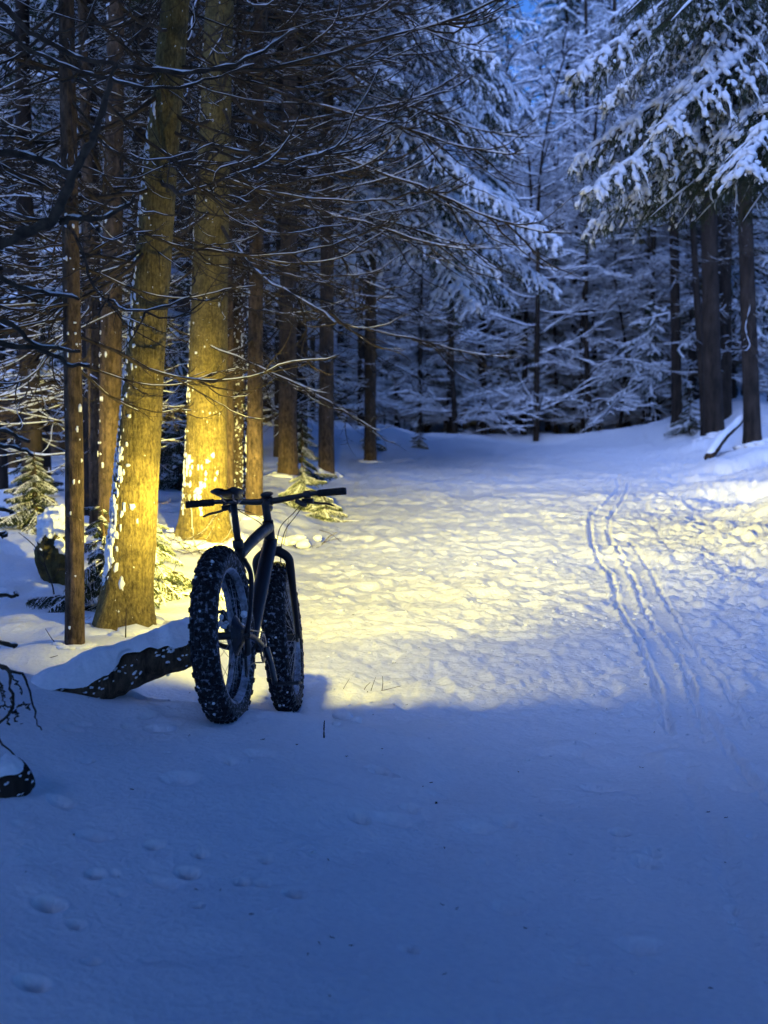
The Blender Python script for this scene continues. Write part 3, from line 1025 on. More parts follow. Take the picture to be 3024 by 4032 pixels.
# ---- the trees that stand beside the bicycle
EXEC_DEAD = [0, 1, 2, 3, 4, 5, 6]
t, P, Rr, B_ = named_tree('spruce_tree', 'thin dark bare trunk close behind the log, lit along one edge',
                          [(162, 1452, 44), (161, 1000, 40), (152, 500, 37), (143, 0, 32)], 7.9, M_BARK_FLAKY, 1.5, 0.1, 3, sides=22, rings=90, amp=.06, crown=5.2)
add_dead(t, P, B_, 1.5, 3.6, 32, 31, [0, 1, 3, 5], (.6, 1.0))
trunk_snow(t, P, Rr, B_, 26, R(-60), .7, 5, 0, .5, (.004, .009), False)
r = np.random.default_rng(77)
for z in np.linspace(.25, 1.3, 9):
    k = 7
    b = link('branch_stub', DEAD[7][0], t, (0, 0, z), (0, r.uniform(-.3, .2), r.uniform(-2.6, .6)), r.uniform(.16, .28))

t, P, Rr, B_ = named_tree('beech_tree', 'thick leaning golden lit trunk with snow plastered up its shaded edge',
                          [(268, 1368, 112), (278, 1250, 108), (284, 1200, 104), (297, 1000, 95), (312, 800, 84), (328, 600, 78), (343, 400, 74), (362, 200, 66), (380, 0, 58)],
                          8.5, M_BARK_SMOOTH, 1.5, 0.6, 9, sides=40, rings=130, crown=5.0)
trunk_snow(t, P, Rr, B_, 420, R(196), .36, 15, 0, .62, (.005, .014))
trunk_snow(t, P, Rr, B_, 260, R(214), .36, 16, 0, .22, (.007, .018))
trunk_snow(t, P, Rr, B_, 16, R(250), .6, 17, 0.02, .7, (.004, .008), False)
r = np.random.default_rng(78)
for z in np.linspace(.5, 2.1, 7):
    j = np.argmin(np.abs(P[:, 2] - B_[2] - z)); q = P[j] - B_
    a_ = r.uniform(-2.9, .2)
    link('branch_stub', DEAD[7][0], t, (q[0] + math.cos(a_) * Rr[j] * .95, q[1] + math.sin(a_) * Rr[j] * .95, z), (0, r.uniform(-.5, .2), a_), r.uniform(.07, .2))
add_dead(t, P, B_, 2.1, 4.6, 40, 32, [0, 1, 2, 3, 4], (.6, 1.1))

t, P, Rr, B_ = named_tree('beech_tree', 'thick straight golden lit trunk standing directly behind the bicycle saddle',
                          [(440, 1178, 104), (443, 1080, 96), (445, 1000, 91), (449, 800, 83), (453, 600, 77), (460, 400, 71), (467, 200, 65), (475, 0, 60)],
                          13.0, M_BARK_SMOOTH, 2.0, 0.5, 14, sides=40, rings=130, crown=6.2)
trunk_snow(t, P, Rr, B_, 170, R(185), .28, 25, 0, .7, (.007, .016))
trunk_snow(t, P, Rr, B_, 150, R(225), .55, 26, 0, .12, (.007, .017))
trunk_snow(t, P, Rr, B_, 26, R(265), .6, 27, 0.02, .7, (.004, .008), False)
add_dead(t, P, B_, 2.5, 5.8, 60, 33, [1, 2, 4, 6], (.8, 1.3))
for z, a, k, s_ in [(2.95, -.25, 2, 1.0), (2.6, .1, 4, 1.0), (3.3, -.4, 6, 1.0), (3.7, .2, 2, 1.1), (4.2, -.2, 6, 1.1), (4.6, .15, 2, 1.2), (2.35, -.55, 1, .8)]:
    put_dead(t, z, a, k, s_)

t, P, Rr, B_ = named_tree('spruce_tree', 'slim mossy lit trunk between the thin dark trunk and the leaning one',
                          [(208, 1030, 32), (205, 850, 30), (199, 700, 28), (188, 400, 24), (180, 100, 20)], 14.0, M_BARK_FLAKY, 2.0, .1, 4, crown=6.2)
add_dead(t, P, B_, 1.2, 5.2, 16, 34, EXEC_DEAD, (.6, 1.0))
t, P, Rr, B_ = named_tree('spruce_tree', 'ridged mossy trunk half hidden behind the leaning golden trunk',
                          [(237, 1000, 50), (240, 700, 46), (245, 400, 42), (250, 0, 36)], 13.4, M_BARK_FLAKY, 2.0, .1, 5)
add_dead(t, P, B_, 2.0, 5.2, 16, 35, EXEC_DEAD, (.6, 1.0))
trunk_snow(t, P, Rr, B_, 90, R(200), .5, 28, 0.1, .8, (.006, .014), False)
t, P, Rr, B_ = named_tree('spruce_tree', 'slender brown lit trunk beside the snow spotted trunk behind the stem',
                          [(549, 1125, 38), (551, 800, 34), (553, 600, 31), (556, 300, 27), (560, 0, 22)], 15.0, M_BARK_FLAKY, 2.0, .15, 6, crown=6.6)
add_dead(t, P, B_, 1.6, 6.0, 40, 36, EXEC_DEAD, (.6, 1.1))
trunk_snow(t, P, Rr, B_, 40, R(190), .5, 29, 0.0, .6, (.008, .018), False)
for z, a, k, s_ in [(3.0, 0.1, 2, 1.0), (3.5, -.3, 6, 1.0), (4.1, .2, 2, 1.1), (4.7, -.1, 6, 1.1), (5.2, .1, 1, 1.2)]:
    put_dead(t, z, a, k, s_)
t, P, Rr, B_ = named_tree('spruce_tree', 'snow spotted brown trunk just beyond the golden trunk behind the saddle',
                          [(514, 1115, 42), (515, 800, 38), (517, 500, 34), (520, 0, 28)], 17.0, M_BARK_SPOT, 2.0, .15, 7)
add_dead(t, P, B_, 2.2, 6.5, 34, 37, EXEC_DEAD, (.7, 1.1))
t, P, Rr, B_ = named_tree('spruce_tree', 'very thin pale brown stem touching the edge of the golden trunk',
                          [(498, 1080, 17), (497, 900, 16), (496, 600, 14), (494, 200, 11)], 15.5, M_BARK_FLAKY, 2.5, .1, 8, sides=14)
add_dead(t, P, B_, 1.0, 5.5, 10, 38, [0, 3, 5], (.5, .8))
t, P, Rr, B_ = named_tree('spruce_tree', 'brown trunk rising from the young snowy spruce at the path edge',
                          [(705, 1022, 35), (705, 800, 32), (706, 650, 30), (708, 300, 25), (710, 0, 20)], 22.0, M_BARK_FLAKY, 3.0, .15, 10)
add_dead(t, P, B_, 1.2, 8.5, 34, 39, [1, 2, 4, 6], (.8, 1.2))
for i, (z, a, k, s_) in enumerate([(4.2, -.15, 1, 1.15), (4.6, -.1, 0, 1.2), (4.9, .15, 1, 1.2), (5.2, -.5, 1, 1.25), (5.5, .3, 1, 1.3), (5.7, -.3, 0, 1.3), (6.0, -.2, 1, 1.25), (6.6, .1, 0, 1.3), (7.1, -.6, 1, 1.3), (7.6, 0, 0, 1.3), (8.1, -.4, 2, 1.3),
                                   (5.0, -1.2, 2, 1.0), (6.2, -1.1, 0, 1.1), (7.0, -1.5, 1, 1.1), (8.0, -1.9, 0, 1.1), (8.6, -.1, 1, 1.3), (9.0, -.8, 0, 1.3)]):
    put_bough(t, (.08, 0, z), a, k, s_, R(5), r.normal(0, .15))
t, P, Rr, B_ = named_tree('spruce_tree', 'dim brown trunk standing left of the young snowy spruce',
                          [(622, 1010, 42), (622, 700, 38), (625, 400, 34), (628, 0, 28)], 20.0, M_BARK_FLAKY, 3.0, .15, 12, crown=7.6)
add_dead(t, P, B_, 1.4, 7.5, 36, 40, [1, 2, 4, 6], (.7, 1.2))

# snow laden spruce whose boughs hang over the path's far end on the dark side
t, P, Rr, B_ = named_tree('spruce_tree', 'tall spruce whose snowy boughs slope out over the left side of the path',
                          [(800, 965, 26), (800, 700, 24), (805, 300, 20), (810, 0, 17)], 26.0, M_BARK_FLAKY, 6.0, .1, 13)
add_dead(t, P, B_, 1.2, 5.0, 22, 41, [1, 2, 4, 6], (.7, 1.1))
rr_ = np.random.default_rng(55)
for i in range(40):
    z = 4.0 + i * .19
    put_bough(t, (0, 0, z), rr_.uniform(-1.3, .7) if i % 4 else rr_.uniform(.7, 4.7), int(rr_.choice([0, 1, 1, 2])), rr_.uniform(1.2, 1.7), R(rr_.uniform(0, 12)), rr_.normal(0, .15))

# spruce beside the frame on the other side, boughs reaching in
yy_ = 13.0
bx = 3.75
tr = empty('spruce_tree', (bx, yy_, gz(bx, yy_) - .05))
tag(tr, 'large spruce at the frame edge with drooping snow heaped boughs', 'tree')
trunk_part(tr, np.array([(bx, yy_, tr.location.z), (bx + .03, yy_, 3), (bx, yy_, 6), (bx, yy_, 9)]), [.2, .17, .14, .09], M_BARK_FLAKY, 24, 60, .05, .2, 3, tr.location)


def bough_to(tree, tip, root_z, kind, sc_, roll=0.0):
    """hang a bough so that it leaves the trunk at root_z and its tip falls at a world point"""
    L = [2.0, 2.2, 1.8, 2.0][kind]
    dr = [.40, .5, .35, .65][kind]
    loc = np.array(tree.location)
    d = tip - loc
    az = math.atan2(d[1], d[0])
    hor = math.hypot(d[0], d[1])
    # bough mesh tip at (L, -(dr-.06)L); find tilt so the drop from root_z fits
    drop = (loc[2] + root_z) - tip[2]
    ang = math.atan2(drop, hor)
    tilt = ang - math.atan2((dr - .06) * L, L)
    s = math.hypot(hor, drop) / (L * math.hypot(1, dr - .06))
    return put_bough(tree, (0, 0, root_z), az, kind, s, tilt, roll)


for (vx, vy, y, rise, kind) in [
        (1225, 170, 12.2, 1.5, 0), (1250, 345, 12.6, 1.5, 2), (1262, 420, 12.0, 1.3, 0), (1330, 360, 12.9, 1.4, 2), (1425, 285, 11.4, 1.6, 1), (1300, 230, 13.5, 1.5, 1),
        (1572, 385, 10.9, 1.5, 1), (1270, 490, 12.6, 1.3, 2), (1400, 470, 12.2, 1.0, 3), (1500, 480, 12.6, 1.0, 3), (1400, 60, 11.2, 1.3, 3), (1330, 40, 12.0, 1.4, 3),
        (1500, 160, 12.0, 1.4, 0), (1380, 300, 13.2, 1.5, 0), (1480, 390, 12.8, 1.2, 3), (1350, 440, 13.0, 1.3, 1), (1560, 250, 12.4, 1.4, 1), (1600, 480, 12.4, .9, 3),
        (1300, 120, 13.8, 1.5, 2), (1450, 30, 12.8, 1.4, 1), (1560, 60, 12.0, 1.3, 3), (1630, 160, 12.2, 1.2, 0), (1440, 420, 13.4, 1.2, 0)]:
    tip = at(vx, vy, y)
    bough_to(tr, tip, tip[2] - tr.location.z + rise * .72, kind, 1.0, rng.normal(0, .12))

# trunks on the right bank
for pts, y, lab, sd in [
        ([(1543, 948, 44), (1538, 800, 40), (1534, 600, 37), (1530, 300, 32)], 28.0, 'thick dark trunk on the snow bank behind the leaning snag', 51),
        ([(1462, 880, 23), (1459, 700, 21), (1456, 500, 19), (1452, 300, 16)], 32.0, 'slim dark trunk standing at the tip of the snow bank', 52),
        ([(1625, 930, 37), (1619, 750, 35), (1614, 600, 33), (1605, 300, 28)], 26.0, 'dark trunk nearest the frame edge on the far right bank', 53),
        ([(1522, 920, 17), (1513, 750, 16), (1503, 600, 15), (1490, 350, 12)], 30.0, 'thin leaning trunk beside the thick dark one on the bank', 54)]:
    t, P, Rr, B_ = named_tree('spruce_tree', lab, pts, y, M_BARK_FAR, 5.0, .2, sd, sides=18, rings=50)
    add_dead(t, P, B_, 2.6, 8.0, 14, sd, [1, 2, 4, 6], (.6, 1.0))
    for i in range(7):
        put_bough(t, (0, 0, 5.6 + i * .6), rng.uniform(1.8, 5.0), int(rng.choice([0, 1, 2])), rng.uniform(.8, 1.2), R(8), rng.normal(0, .15))

def stock_tree(name, kind, k, x, y, rz, sc_, label, group, z=None, wide=1.0):
    tk, br, sn, nd = STOCK[kind][k % len(STOCK[kind])]
    t = empty(name, (x, y, (gz(x, y) if z is None else z) - .08), (0, 0, rz))
    t.scale = (sc_ * wide, sc_ * wide, sc_)
    tag(t, label, 'tree', group)
    link('trunk', tk, t)
    b = link('branches', br, t)
    link('snow', sn, b)
    if nd: link('crown', nd, t)
    return t


r = np.random.default_rng(2024)
placed = []
SCATTERED = []


def scatter(n, yr, xf, kinds, probs, mind, names, group, label, seed, ok=None, sc_=(.85, 1.15)):
    r = np.random.default_rng(seed)
    c = 0
    for _ in range(n * 40):
        if c >= n: break
        y = r.uniform(*yr)
        lo, hi = xf(y)
        x = r.uniform(lo, hi)
        if ok and not ok(x, y): continue
        if any((x - a) ** 2 + (y - b) ** 2 < mind ** 2 for a, b in placed): continue
        placed.append((x, y))
        k = r.choice(kinds, p=probs)
        SCATTERED.append((k, x / y, stock_tree(names[k], k, int(r.integers(0, 9)), x, y, r.uniform(0, 6.28), r.uniform(*sc_), label[k], group)))
        c += 1


NM = {'pole': 'spruce_tree', 'farpole': 'spruce_tree', 'spruce': 'spruce_tree', 'twiggy': 'broadleaf_tree', 'young': 'spruce_tree'}
# forest on the left of the path
scatter(34, (14.5, 34), lambda y: (-.275 * y, np.interp(y, XE_Y, XE_X) - .8), ['pole', 'spruce', 'young'], [.72, .16, .12], 1.05, NM, 'trees in the dark wood on the left',
        {'pole': 'bare trunk with snow lined dead branches, deep in the dark left wood', 'spruce': 'snow laden spruce among the bare trunks of the dark left wood', 'young': 'young snow laden spruce under the bare trunks of the left wood'}, 1,
        lambda x, y: not (-.08 * y - .9 < x and y < 24))
# forest on the right bank
scatter(18, (29.5, 42), lambda y: (np.interp(y, XR_Y, XR_X) + 1.2, .275 * y), ['pole', 'spruce', 'young', 'twiggy'], [.5, .2, .15, .15], 1.0, NM, 'trees in the wood on the right bank',
        {'pole': 'bare dark trunk with dead branches in the wood on the right bank', 'spruce': 'snow laden spruce in the wood on the right bank', 'young': 'young snow laden spruce on the right bank', 'twiggy': 'leafless snow lined tree on the right bank'}, 2)
# unseen spruces added around the camera to shade the near snow
for i_, (x, y, k_, sc__) in enumerate([(-3.8, 2.6, 0, .9), (-3.6, 1.0, 2, .85), (-2.7, -1.2, 1, 1.0), (-3.4, -3.6, 0, .9), (-1.2, -4.6, 2, .8), (1.4, -5.2, 1, 1.0), (3.2, -3.2, 0, .9), (2.9, -.6, 2, .8),
                                     (3.4, 2.0, 1, 1.05), (4.4, 4.2, 0, .9), (-5.4, 5.2, 2, .8), (-6.4, 7.6, 0, .9), (5.6, 6.4, 2, .8), (0.2, -7.5, 0, 1.0), (1.0, -3.4, 2, .85), (2.3, -1.8, 1, 1.1), (-2.0, .6, 1, 1.1), (-2.4, -6.5, 2, .8), (2.8, -7.0, 0, 1.0)]):
    stock_tree('spruce_tree', 'tall', k_, x, y, i_ * 1.7, sc__, 'unseen tall spruce added beside the path to shade the near snow', 'added shade trees around the viewer')
# wall of trees behind the end of the path
FAR_LABELS = {'farpole': 'bare blue lit trunk with snowy dead branches beyond the end of the path', 'twiggy': 'leafless tree lined with blue lit snow beyond the end of the path', 'spruce': 'snow laden spruce beyond the end of the path', 'young': 'young snow laden spruce just beyond the end of the path'}
scatter(20, (36.3, 43), lambda y: (-.03 * y, .2 * y), ['farpole'], [1.0], .5, NM, 'trees closing the far end of the path', FAR_LABELS, 26, None, (.55, .9))
scatter(30, (36.2, 44), lambda y: (-.06 * y, .22 * y), ['twiggy', 'young'], [.9, .1], .8, NM, 'trees closing the far end of the path', FAR_LABELS, 6, None, (.45, .8))
scatter(20, (37, 47), lambda y: (.03 * y, .2 * y), ['twiggy'], [1.0], .6, NM, 'trees closing the far end of the path', FAR_LABELS, 16, None, (.6, 1.1))
scatter(40, (37.5, 50), lambda y: (-.2 * y, .27 * y), ['farpole', 'twiggy', 'spruce', 'young'], [.36, .44, .10, .10], .8, NM, 'trees closing the far end of the path',
        FAR_LABELS, 3)
scatter(46, (50, 78), lambda y: (-.27 * y, .29 * y), ['farpole', 'twiggy', 'spruce'], [.25, .5, .25], 1.3, NM, 'trees deep in the blue distance',
        {'farpole': 'faint bare trunk deep in the blue distance', 'twiggy': 'faint leafless snowy tree deep in the blue distance', 'spruce': 'faint snow laden spruce deep in the blue distance'}, 4, None, (1.1, 1.6))

ORD = 'first second third fourth fifth sixth seventh eighth ninth tenth eleventh twelfth thirteenth fourteenth fifteenth sixteenth seventeenth eighteenth nineteenth twentieth'.split()
TENS = {20: 'twenty', 30: 'thirty', 40: 'forty', 50: 'fifty', 60: 'sixty', 70: 'seventy', 80: 'eighty'}


def ordinal(i):
    if i <= 20: return ORD[i - 1]
    return (TENS[i // 10 * 10] + '-' + ORD[i % 10 - 1]) if i % 10 else TENS[i // 10 * 10][:-1] + 'ieth'


SHORT = {'pole': 'bare trunk with snow lined dead branches', 'farpole': 'blue lit bare trunk', 'twiggy': 'leafless snow lined tree', 'spruce': 'snow laden spruce', 'young': 'low snow laden spruce'}
PLACE = {'trees in the dark wood on the left': 'in the dark left wood', 'trees in the wood on the right bank': 'in the right bank wood', 'trees closing the far end of the path': 'beyond the path end'}
for grp, plc in PLACE.items():
    for kd in SHORT:
        lst = sorted([q for q in SCATTERED if q[0] == kd and q[2]['group'] == grp], key=lambda q: q[1])
        for i_, q in enumerate(lst):
            q[2]['label'] = ('only ' if len(lst) == 1 else ordinal(i_ + 1) + ' from the left, ') + SHORT[kd] + ' ' + plc

# ------------------------------------------------------------------ young spruces, stumps and brush
def young_spruce(label, x, y, h, seed, n=26, r0=.016, sc_=1.0):
    r = np.random.default_rng(seed)
    z0 = surf(x, y)
    t = empty('young_spruce', (x, y, z0 - .03))
    tag(t, label, 'tree')
    P = resample(np.array([(0, 0, 0), (.02, 0, h * .5), (0, .02, h)]), 12)
    mb = MB(); mb.add(*tubes(P, np.linspace(r0, .004, 12), 8, (1, 0, 0))[:2])
    link('trunk', mb.mesh('trunk', M_BARK_FLAKY), t)
    for i in range(n):
        f = .06 + .9 * i / n
        k = int(r.integers(0, 3))
        put_bough(t, (0, 0, h * f), i * 2.4 + r.normal(0, .3), k, sc_ * (1.15 - f) * r.uniform(.8, 1.15), R(r.uniform(-5, 20)), r.normal(0, .2), SMALL)
    return t


p = at(218, 1100, 9.4); young_spruce('young spruce with snowy fronds between the thin and the leaning trunk', p[0], 9.4, .75, 1, 26, .014, .75)
p = at(330, 1100, 10.2); young_spruce('small green spruce peeping out beside the leaning golden trunk', p[0], 10.2, .62, 2, 24, .012, .75)
p = at(655, 1075, 17.5); young_spruce('young spruce with snowy fronds at the foot of the brown trunk beside the path', p[0], 17.5, .5, 3, 30, .016, 1.0)
p = at(700, 1085, 16.5); young_spruce('low green spruce tuft at the path edge under the handlebar grip', p[0], 16.6, .32, 4, 18, .012, .65)
p = at(905, 962, 29.5); young_spruce('little snow capped spruce alone on the bank by the far bend', p[0], 29.5, .42, 5, 20, .012, .5)
p = at(802, 965, 28.5); young_spruce('small snowy spruce clump at the foot of the far left trunks', p[0], 28.5, .5, 6, 22, .012, .6)
p = at(650, 800, 21); young_spruce('snowy spruce sapling in front of the dim brown trunk', p[0], 21.0, 1.1, 7, 26, .014, .7)
p = at(1490, 900, 31); young_spruce('snow crusted sapling on the tip of the right snow bank', p[0], 31.0, .9, 8, 26, .015, .8)
p = at(385, 900, 18); young_spruce('snowy sapling in the gap between the two golden trunks', p[0], 18.0, 1.5, 9, 36, .018, .9)
p = at(60, 950, 17); young_spruce('snow buried spruce sapling behind the snowy stump at the frame edge', p[0], 17.0, .6, 10, 26, .014, .6)


def lump(name, label, cat, x, y, rad, seed, mat_, snow_h=.06, sink=.35):
    z0 = gz(x, y)
    t = empty(name, (x, y, z0))
    tag(t, label, cat)
    mb = MB(); mb.add(*blob((0, 0, rad[2] * (1 - sink)), rad, seed, 36, 24, .26, 1.6))
    link('body', mb.mesh('body', mat_), t)
    ms = MB(); ms.add(*blob((0, 0, rad[2] * (1.5 - sink) + snow_h), (rad[0] * 1.0, rad[1] * 1.0, rad[2] * .5 + snow_h), seed + 1, 40, 26, .4, 1.9))
    r_ = np.random.default_rng(seed)
    q = r_.uniform(0, 6.28, 40); e_ = r_.uniform(.1, 1.15, 40)
    lumps(ms, np.stack([np.cos(q) * rad[0] * np.cos(e_), np.sin(q) * rad[1] * np.cos(e_), rad[2] * (1 - sink) + rad[2] * np.sin(e_)], -1), r_.normal(0, 1, (40, 3)) * (1, 1, .3), r_.uniform(.02, .05, 40), r_.uniform(.02, .04, 40), r_.uniform(.015, .03, 40), r_)
    link('snow_cap', ms.mesh('snow_cap', M_SNOW), t)
    return t


M_MOSS = make_bark('mossy_rock', (0.035, 0.035, 0.015), (0.14, 0.12, 0.045), (1, 1, 1), 14)
p = at(128, 1160, 10.4); lump('boulder', 'mossy boulder under a tall cap of snow behind the thin trunk', 'boulder', p[0], 10.4, (.14, .13, .24), 4, M_MOSS, .02, .12)
p = at(72, 950, 13.6); young_spruce('snow smothered brush pile built as a conical sapling left of the thin trunk', p[0], 13.6, .75, 12, 44, .018, .8)  # spruce sapling added as a stand-in for the snowy brush pile
p = ground_hit(742, 1556)


def log_thing(name, label, ends, rad, mat_, seed, snow_w=.9, snow_h=.08, cover=(0.0, 1.0), n=40, cat='log', stubs=0):
    P = resample(np.array(ends), n)
    r = np.random.default_rng(seed)
    rads = np.interp(np.linspace(0, 1, n), np.linspace(0, 1, len(rad)), rad) * (1 + .10 * vnoise(np.arange(n) * .35, np.zeros(n), seed))
    base = P[0].copy()
    t = empty(name, base); tag(t, label, cat)
    Vt, Qt, Tt = tubes(P, rads, 18, (0, 0, 1), True)
    nzv = 1 + .14 * vnoise(Vt[:, 0] * 9 + Vt[:, 2] * 7, Vt[:, 1] * 9 - Vt[:, 2] * 5, seed + 3)
    cen = np.repeat(P, 18, axis=0); cen = np.concatenate([cen, P[:1], P[-1:]])
    Vt = cen + (Vt - cen) * nzv[:, None]
    mb = MB(); mb.add(Vt, Qt, Tt)
    link('bark', mb.mesh('bark', mat_, True, base), t)
    i0, i1 = int(cover[0] * (n - 1)), int(cover[1] * (n - 1)) + 1
    S = P[i0:i1]; rs = rads[i0:i1]; ns = len(S)
    # snow cap: ragged skirt clinging to the upper half
    tt, ss, uu = frames(S, np.array([0, 0, 1.0]))
    m_ = 15
    ang = np.linspace(.5, math.pi + .1, m_)
    prof = np.sin(np.clip(ang, 0, math.pi))
    V = np.zeros((ns, m_, 3))
    for j in range(m_):
        wob = vnoise(np.arange(ns) * .16, np.full(ns, j * .3), seed + 9) + .18 * vnoise(np.arange(ns) * .5, np.full(ns, j * .6), seed + 10)
        edge = min(j, m_ - 1 - j) < 3
        th = snow_h * prof[j] * (1 + .8 * vnoise(np.arange(ns) * .14, np.full(ns, j * .3), seed + 5) + .4 * vnoise(np.arange(ns) * .45, np.full(ns, j * .7), seed + 6)) + .006
        a_ = ang[j] + (wob * .6 if edge else 0)
        rad_ = rs * snow_w + th
        V[:, j] = S + ss * (np.cos(a_) * rad_)[:, None] + uu * (np.sin(a_) * rad_)[:, None]
    taper_ = np.ones(ns); taper_[:3] = (.3, .8, .95); taper_[-3:] = (.95, .8, .3)
    V = S[:, None] + (V - S[:, None]) * taper_[:, None, None]
    idx = np.arange(ns * m_).reshape(ns, m_)
    Q = np.stack([idx[:-1, :-1], idx[:-1, 1:], idx[1:, 1:], idx[1:, :-1]], -1).reshape(-1, 4)
    ms = MB(); ms.add(V.reshape(-1, 3), Q)
    # clinging clumps on the near face
    nl = int(34 * stubs)
    if nl:
        q = r.integers(1, ns - 1, nl); a_ = .45 - r.exponential(.38, nl)
        cc = S[q] + ss[q] * (np.cos(a_) * rs[q] * 1.0)[:, None] + uu[q] * (np.sin(a_) * rs[q] * 1.0)[:, None]
        sz = r.uniform(.003, .007, nl)
        lumps(ms, cc, tt[q] + r.normal(0, .3, (nl, 3)), sz * 1.7, sz * .8, sz * .9, r)
    link('snow_cap', ms.mesh('snow_cap', M_SNOW, True, base), t)
    return t


# fallen log that the bicycle leans on
log_thing('fallen_log', 'snow capped fallen log jutting up to the rear wheel',
          [at(80, 1530, 6.35), at(190, 1483, 6.38), at(260, 1452, 6.42), at(340, 1420, 6.46), at(400, 1398, 6.5), at(455, 1380, 6.54)], [.11, .10, .094, .09, .088, .085], M_BARK_FLAKY, 21, .95, .035, (0, .995), 70, 'log', 2.0)
# fallen trunks deeper in
log_thing('fallen_log', 'snow heaped fallen trunk lying across the left wood', [at(-40, 905, 16.5), at(60, 862, 16.3), at(150, 838, 16.2), at(215, 830, 16.0)], [.13, .12, .11, .1], M_BARK_FLAKY, 22, .95, .12)
log_thing('fallen_log', 'leaning snow striped snag propped against the right bank trunks', [at(1530, 990, 25.2), at(1562, 945, 25.6), at(1590, 918, 26), at(1618, 888, 26.4)], [.08, .075, .065, .04], M_BARK_FAR, 24, .8, .03)
log_thing('fallen_log', 'black stub of a snow dusted log poking in at the shaded left edge', [at(-120, 1745, 4.9), at(-50, 1722, 4.92), at(10, 1695, 4.95), at(52, 1668, 5.0)], [.085, .082, .075, .06], M_BARK_FAR, 26, .9, .02, (0, 1.0), 40, 'log', .6)

# dark dead tree just outside the frame, its branches crossing the left edge
bx, by = -1.82, 5.6
dt = empty('dead_spruce', (bx, by, gz(bx, by) - .1))
tag(dt, 'near black dead tree whose crooked branches poke in at the left edge', 'tree')
base = np.array(dt.location)
trunk_part(dt, np.array([base, base + (0, 0, 1.2), base + (.03, 0, 2.4), base + (0, 0, 4)]), [.06, .05, .04, .03], M_BARK_FAR, 14, 40, .05, .1, 3, base)


def px_branch(tree, name, pts, y, r0, r1, base, n=26, snow=.5, mat_=None):
    ys = y if isinstance(y, (list, tuple)) else [y] * len(pts)
    W = np.array([at(a, b_, q) for (a, b_), q in zip(pts, ys)])
    P = resample(W, n)[None]
    kk_ = rng.normal(0, .004, (1, n, 3)); kk_[:, 0] = 0
    P = P + np.cumsum(kk_, axis=1) * .7 + kk_ * .5
    mb = MB(); mb.add(*tubes(P, np.linspace(r0, r1, n)[None] * (1 + .12 * rng.normal(0, 1, (1, n))), 8)[:2])
    o = link(name, mb.mesh(name, mat_ or M_TWIG, True, base), tree)
    if snow:
        s = MB(); snow_on(s, P, np.array([r0 * snow * .8]), np.array([r0 * snow * .7]), rng, 1.0, r0 * .5, .35)
        link('snow', s.mesh('snow', M_SNOW, True, base), o)
    return o


px_branch(dt, 'branch', [(-300, 560), (-80, 545), (10, 530), (70, 508), (128, 480), (160, 420), (190, 350), (222, 280), (252, 200), (268, 140)], 5.6, .030, .008, base, 40, .0)
px_branch(dt, 'branch', [(128, 480), (155, 474), (200, 478), (245, 462), (275, 440), (292, 428)], 5.6, .013, .006, base, 20, .8)
px_branch(dt, 'branch', [(-300, 330), (-60, 330), (20, 322), (90, 340), (140, 362), (170, 372)], 5.6, .02, .008, base, 20, .5)
px_branch(dt, 'branch', [(-300, 40), (-40, -10), (70, 60), (160, 105), (300, 130), (440, 135), (560, 90), (640, 40)], 6.2, .014, .005, base, 40, .7)
px_branch(dt, 'branch', [(-300, 100), (-30, 60), (80, 115), (200, 160), (330, 190), (450, 180), (560, 145)], 6.4, .012, .004, base, 40, .7)
for pts in [[(-260, 1050), (-20, 1085), (38, 1108)], [(-260, 900), (-20, 930), (60, 950)], [(-260, 940), (0, 962), (70, 985)], [(-250, 1270), (0, 1288), (28, 1292)],
            [(-250, 1380), (0, 1388), (24, 1390)], [(-250, 740), (-10, 745), (100, 765), (140, 790), (185, 795)], [(-250, 1140), (-10, 1150), (8, 1155)], [(-260, 640), (0, 680), (90, 735), (170, 745)], [(-260, 480), (-10, 590), (80, 612), (160, 640)]]:
    px_branch(dt, 'branch', pts, 5.5, .013, .005, base, 16, .5)
# drooping root-like twig cluster at the shaded left edge
tc_ = [[(-200, 1425), (-10, 1436), (20, 1446), (40, 1452), (52, 1475), (60, 1520), (66, 1560), (82, 1578)], [(0, 1440), (24, 1450), (28, 1490), (36, 1530), (20, 1555), (-5, 1580), (8, 1600), (40, 1640), (62, 1655)],
       [(24, 1450), (38, 1475), (40, 1500)], [(-20, 1470), (20, 1475), (26, 1500)], [(-20, 1530), (10, 1520), (30, 1525)], [(33, 1535), (42, 1550), (44, 1565)], [(30, 1500), (18, 1540), (20, 1560)], [(-10, 1480), (8, 1500), (10, 1545)], [(36, 1528), (48, 1535), (50, 1540)]]
for k, pts in enumerate(tc_):
    px_branch(dt, 'twig', pts, 5.2, .007 if k < 2 else .0035, .0022, base, 24, 0)

# ------------------------------------------------------------------ stalks, twigs and clods in the snow
def stalk(name, label, pts, y, r0, cat='twig', extra=()):
    W0 = at(*pts[0], y)
    t = None
    W = np.array([at(a, b_, y) for a, b_ in pts])
    W[0][2] = min(W[0][2], surf(W[0][0], W[0][1]) - .01)
    mb = MB(); P = resample(W, 12)[None]
    mb.add(*tubes(P, np.linspace(r0, r0 * .45, 12)[None], 5)[:2])
    for e in extra:
        P = resample(np.array([at(a, b_, y) for a, b_ in e]), 8)[None]
        mb.add(*tubes(P, np.linspace(r0 * .7, r0 * .35, 8)[None], 4)[:2])
    o = link(name, mb.mesh(name, M_TWIG, True, W[0]), None, W[0])
    tag(o, label, cat, 'twigs poking out of the snow')
    return o


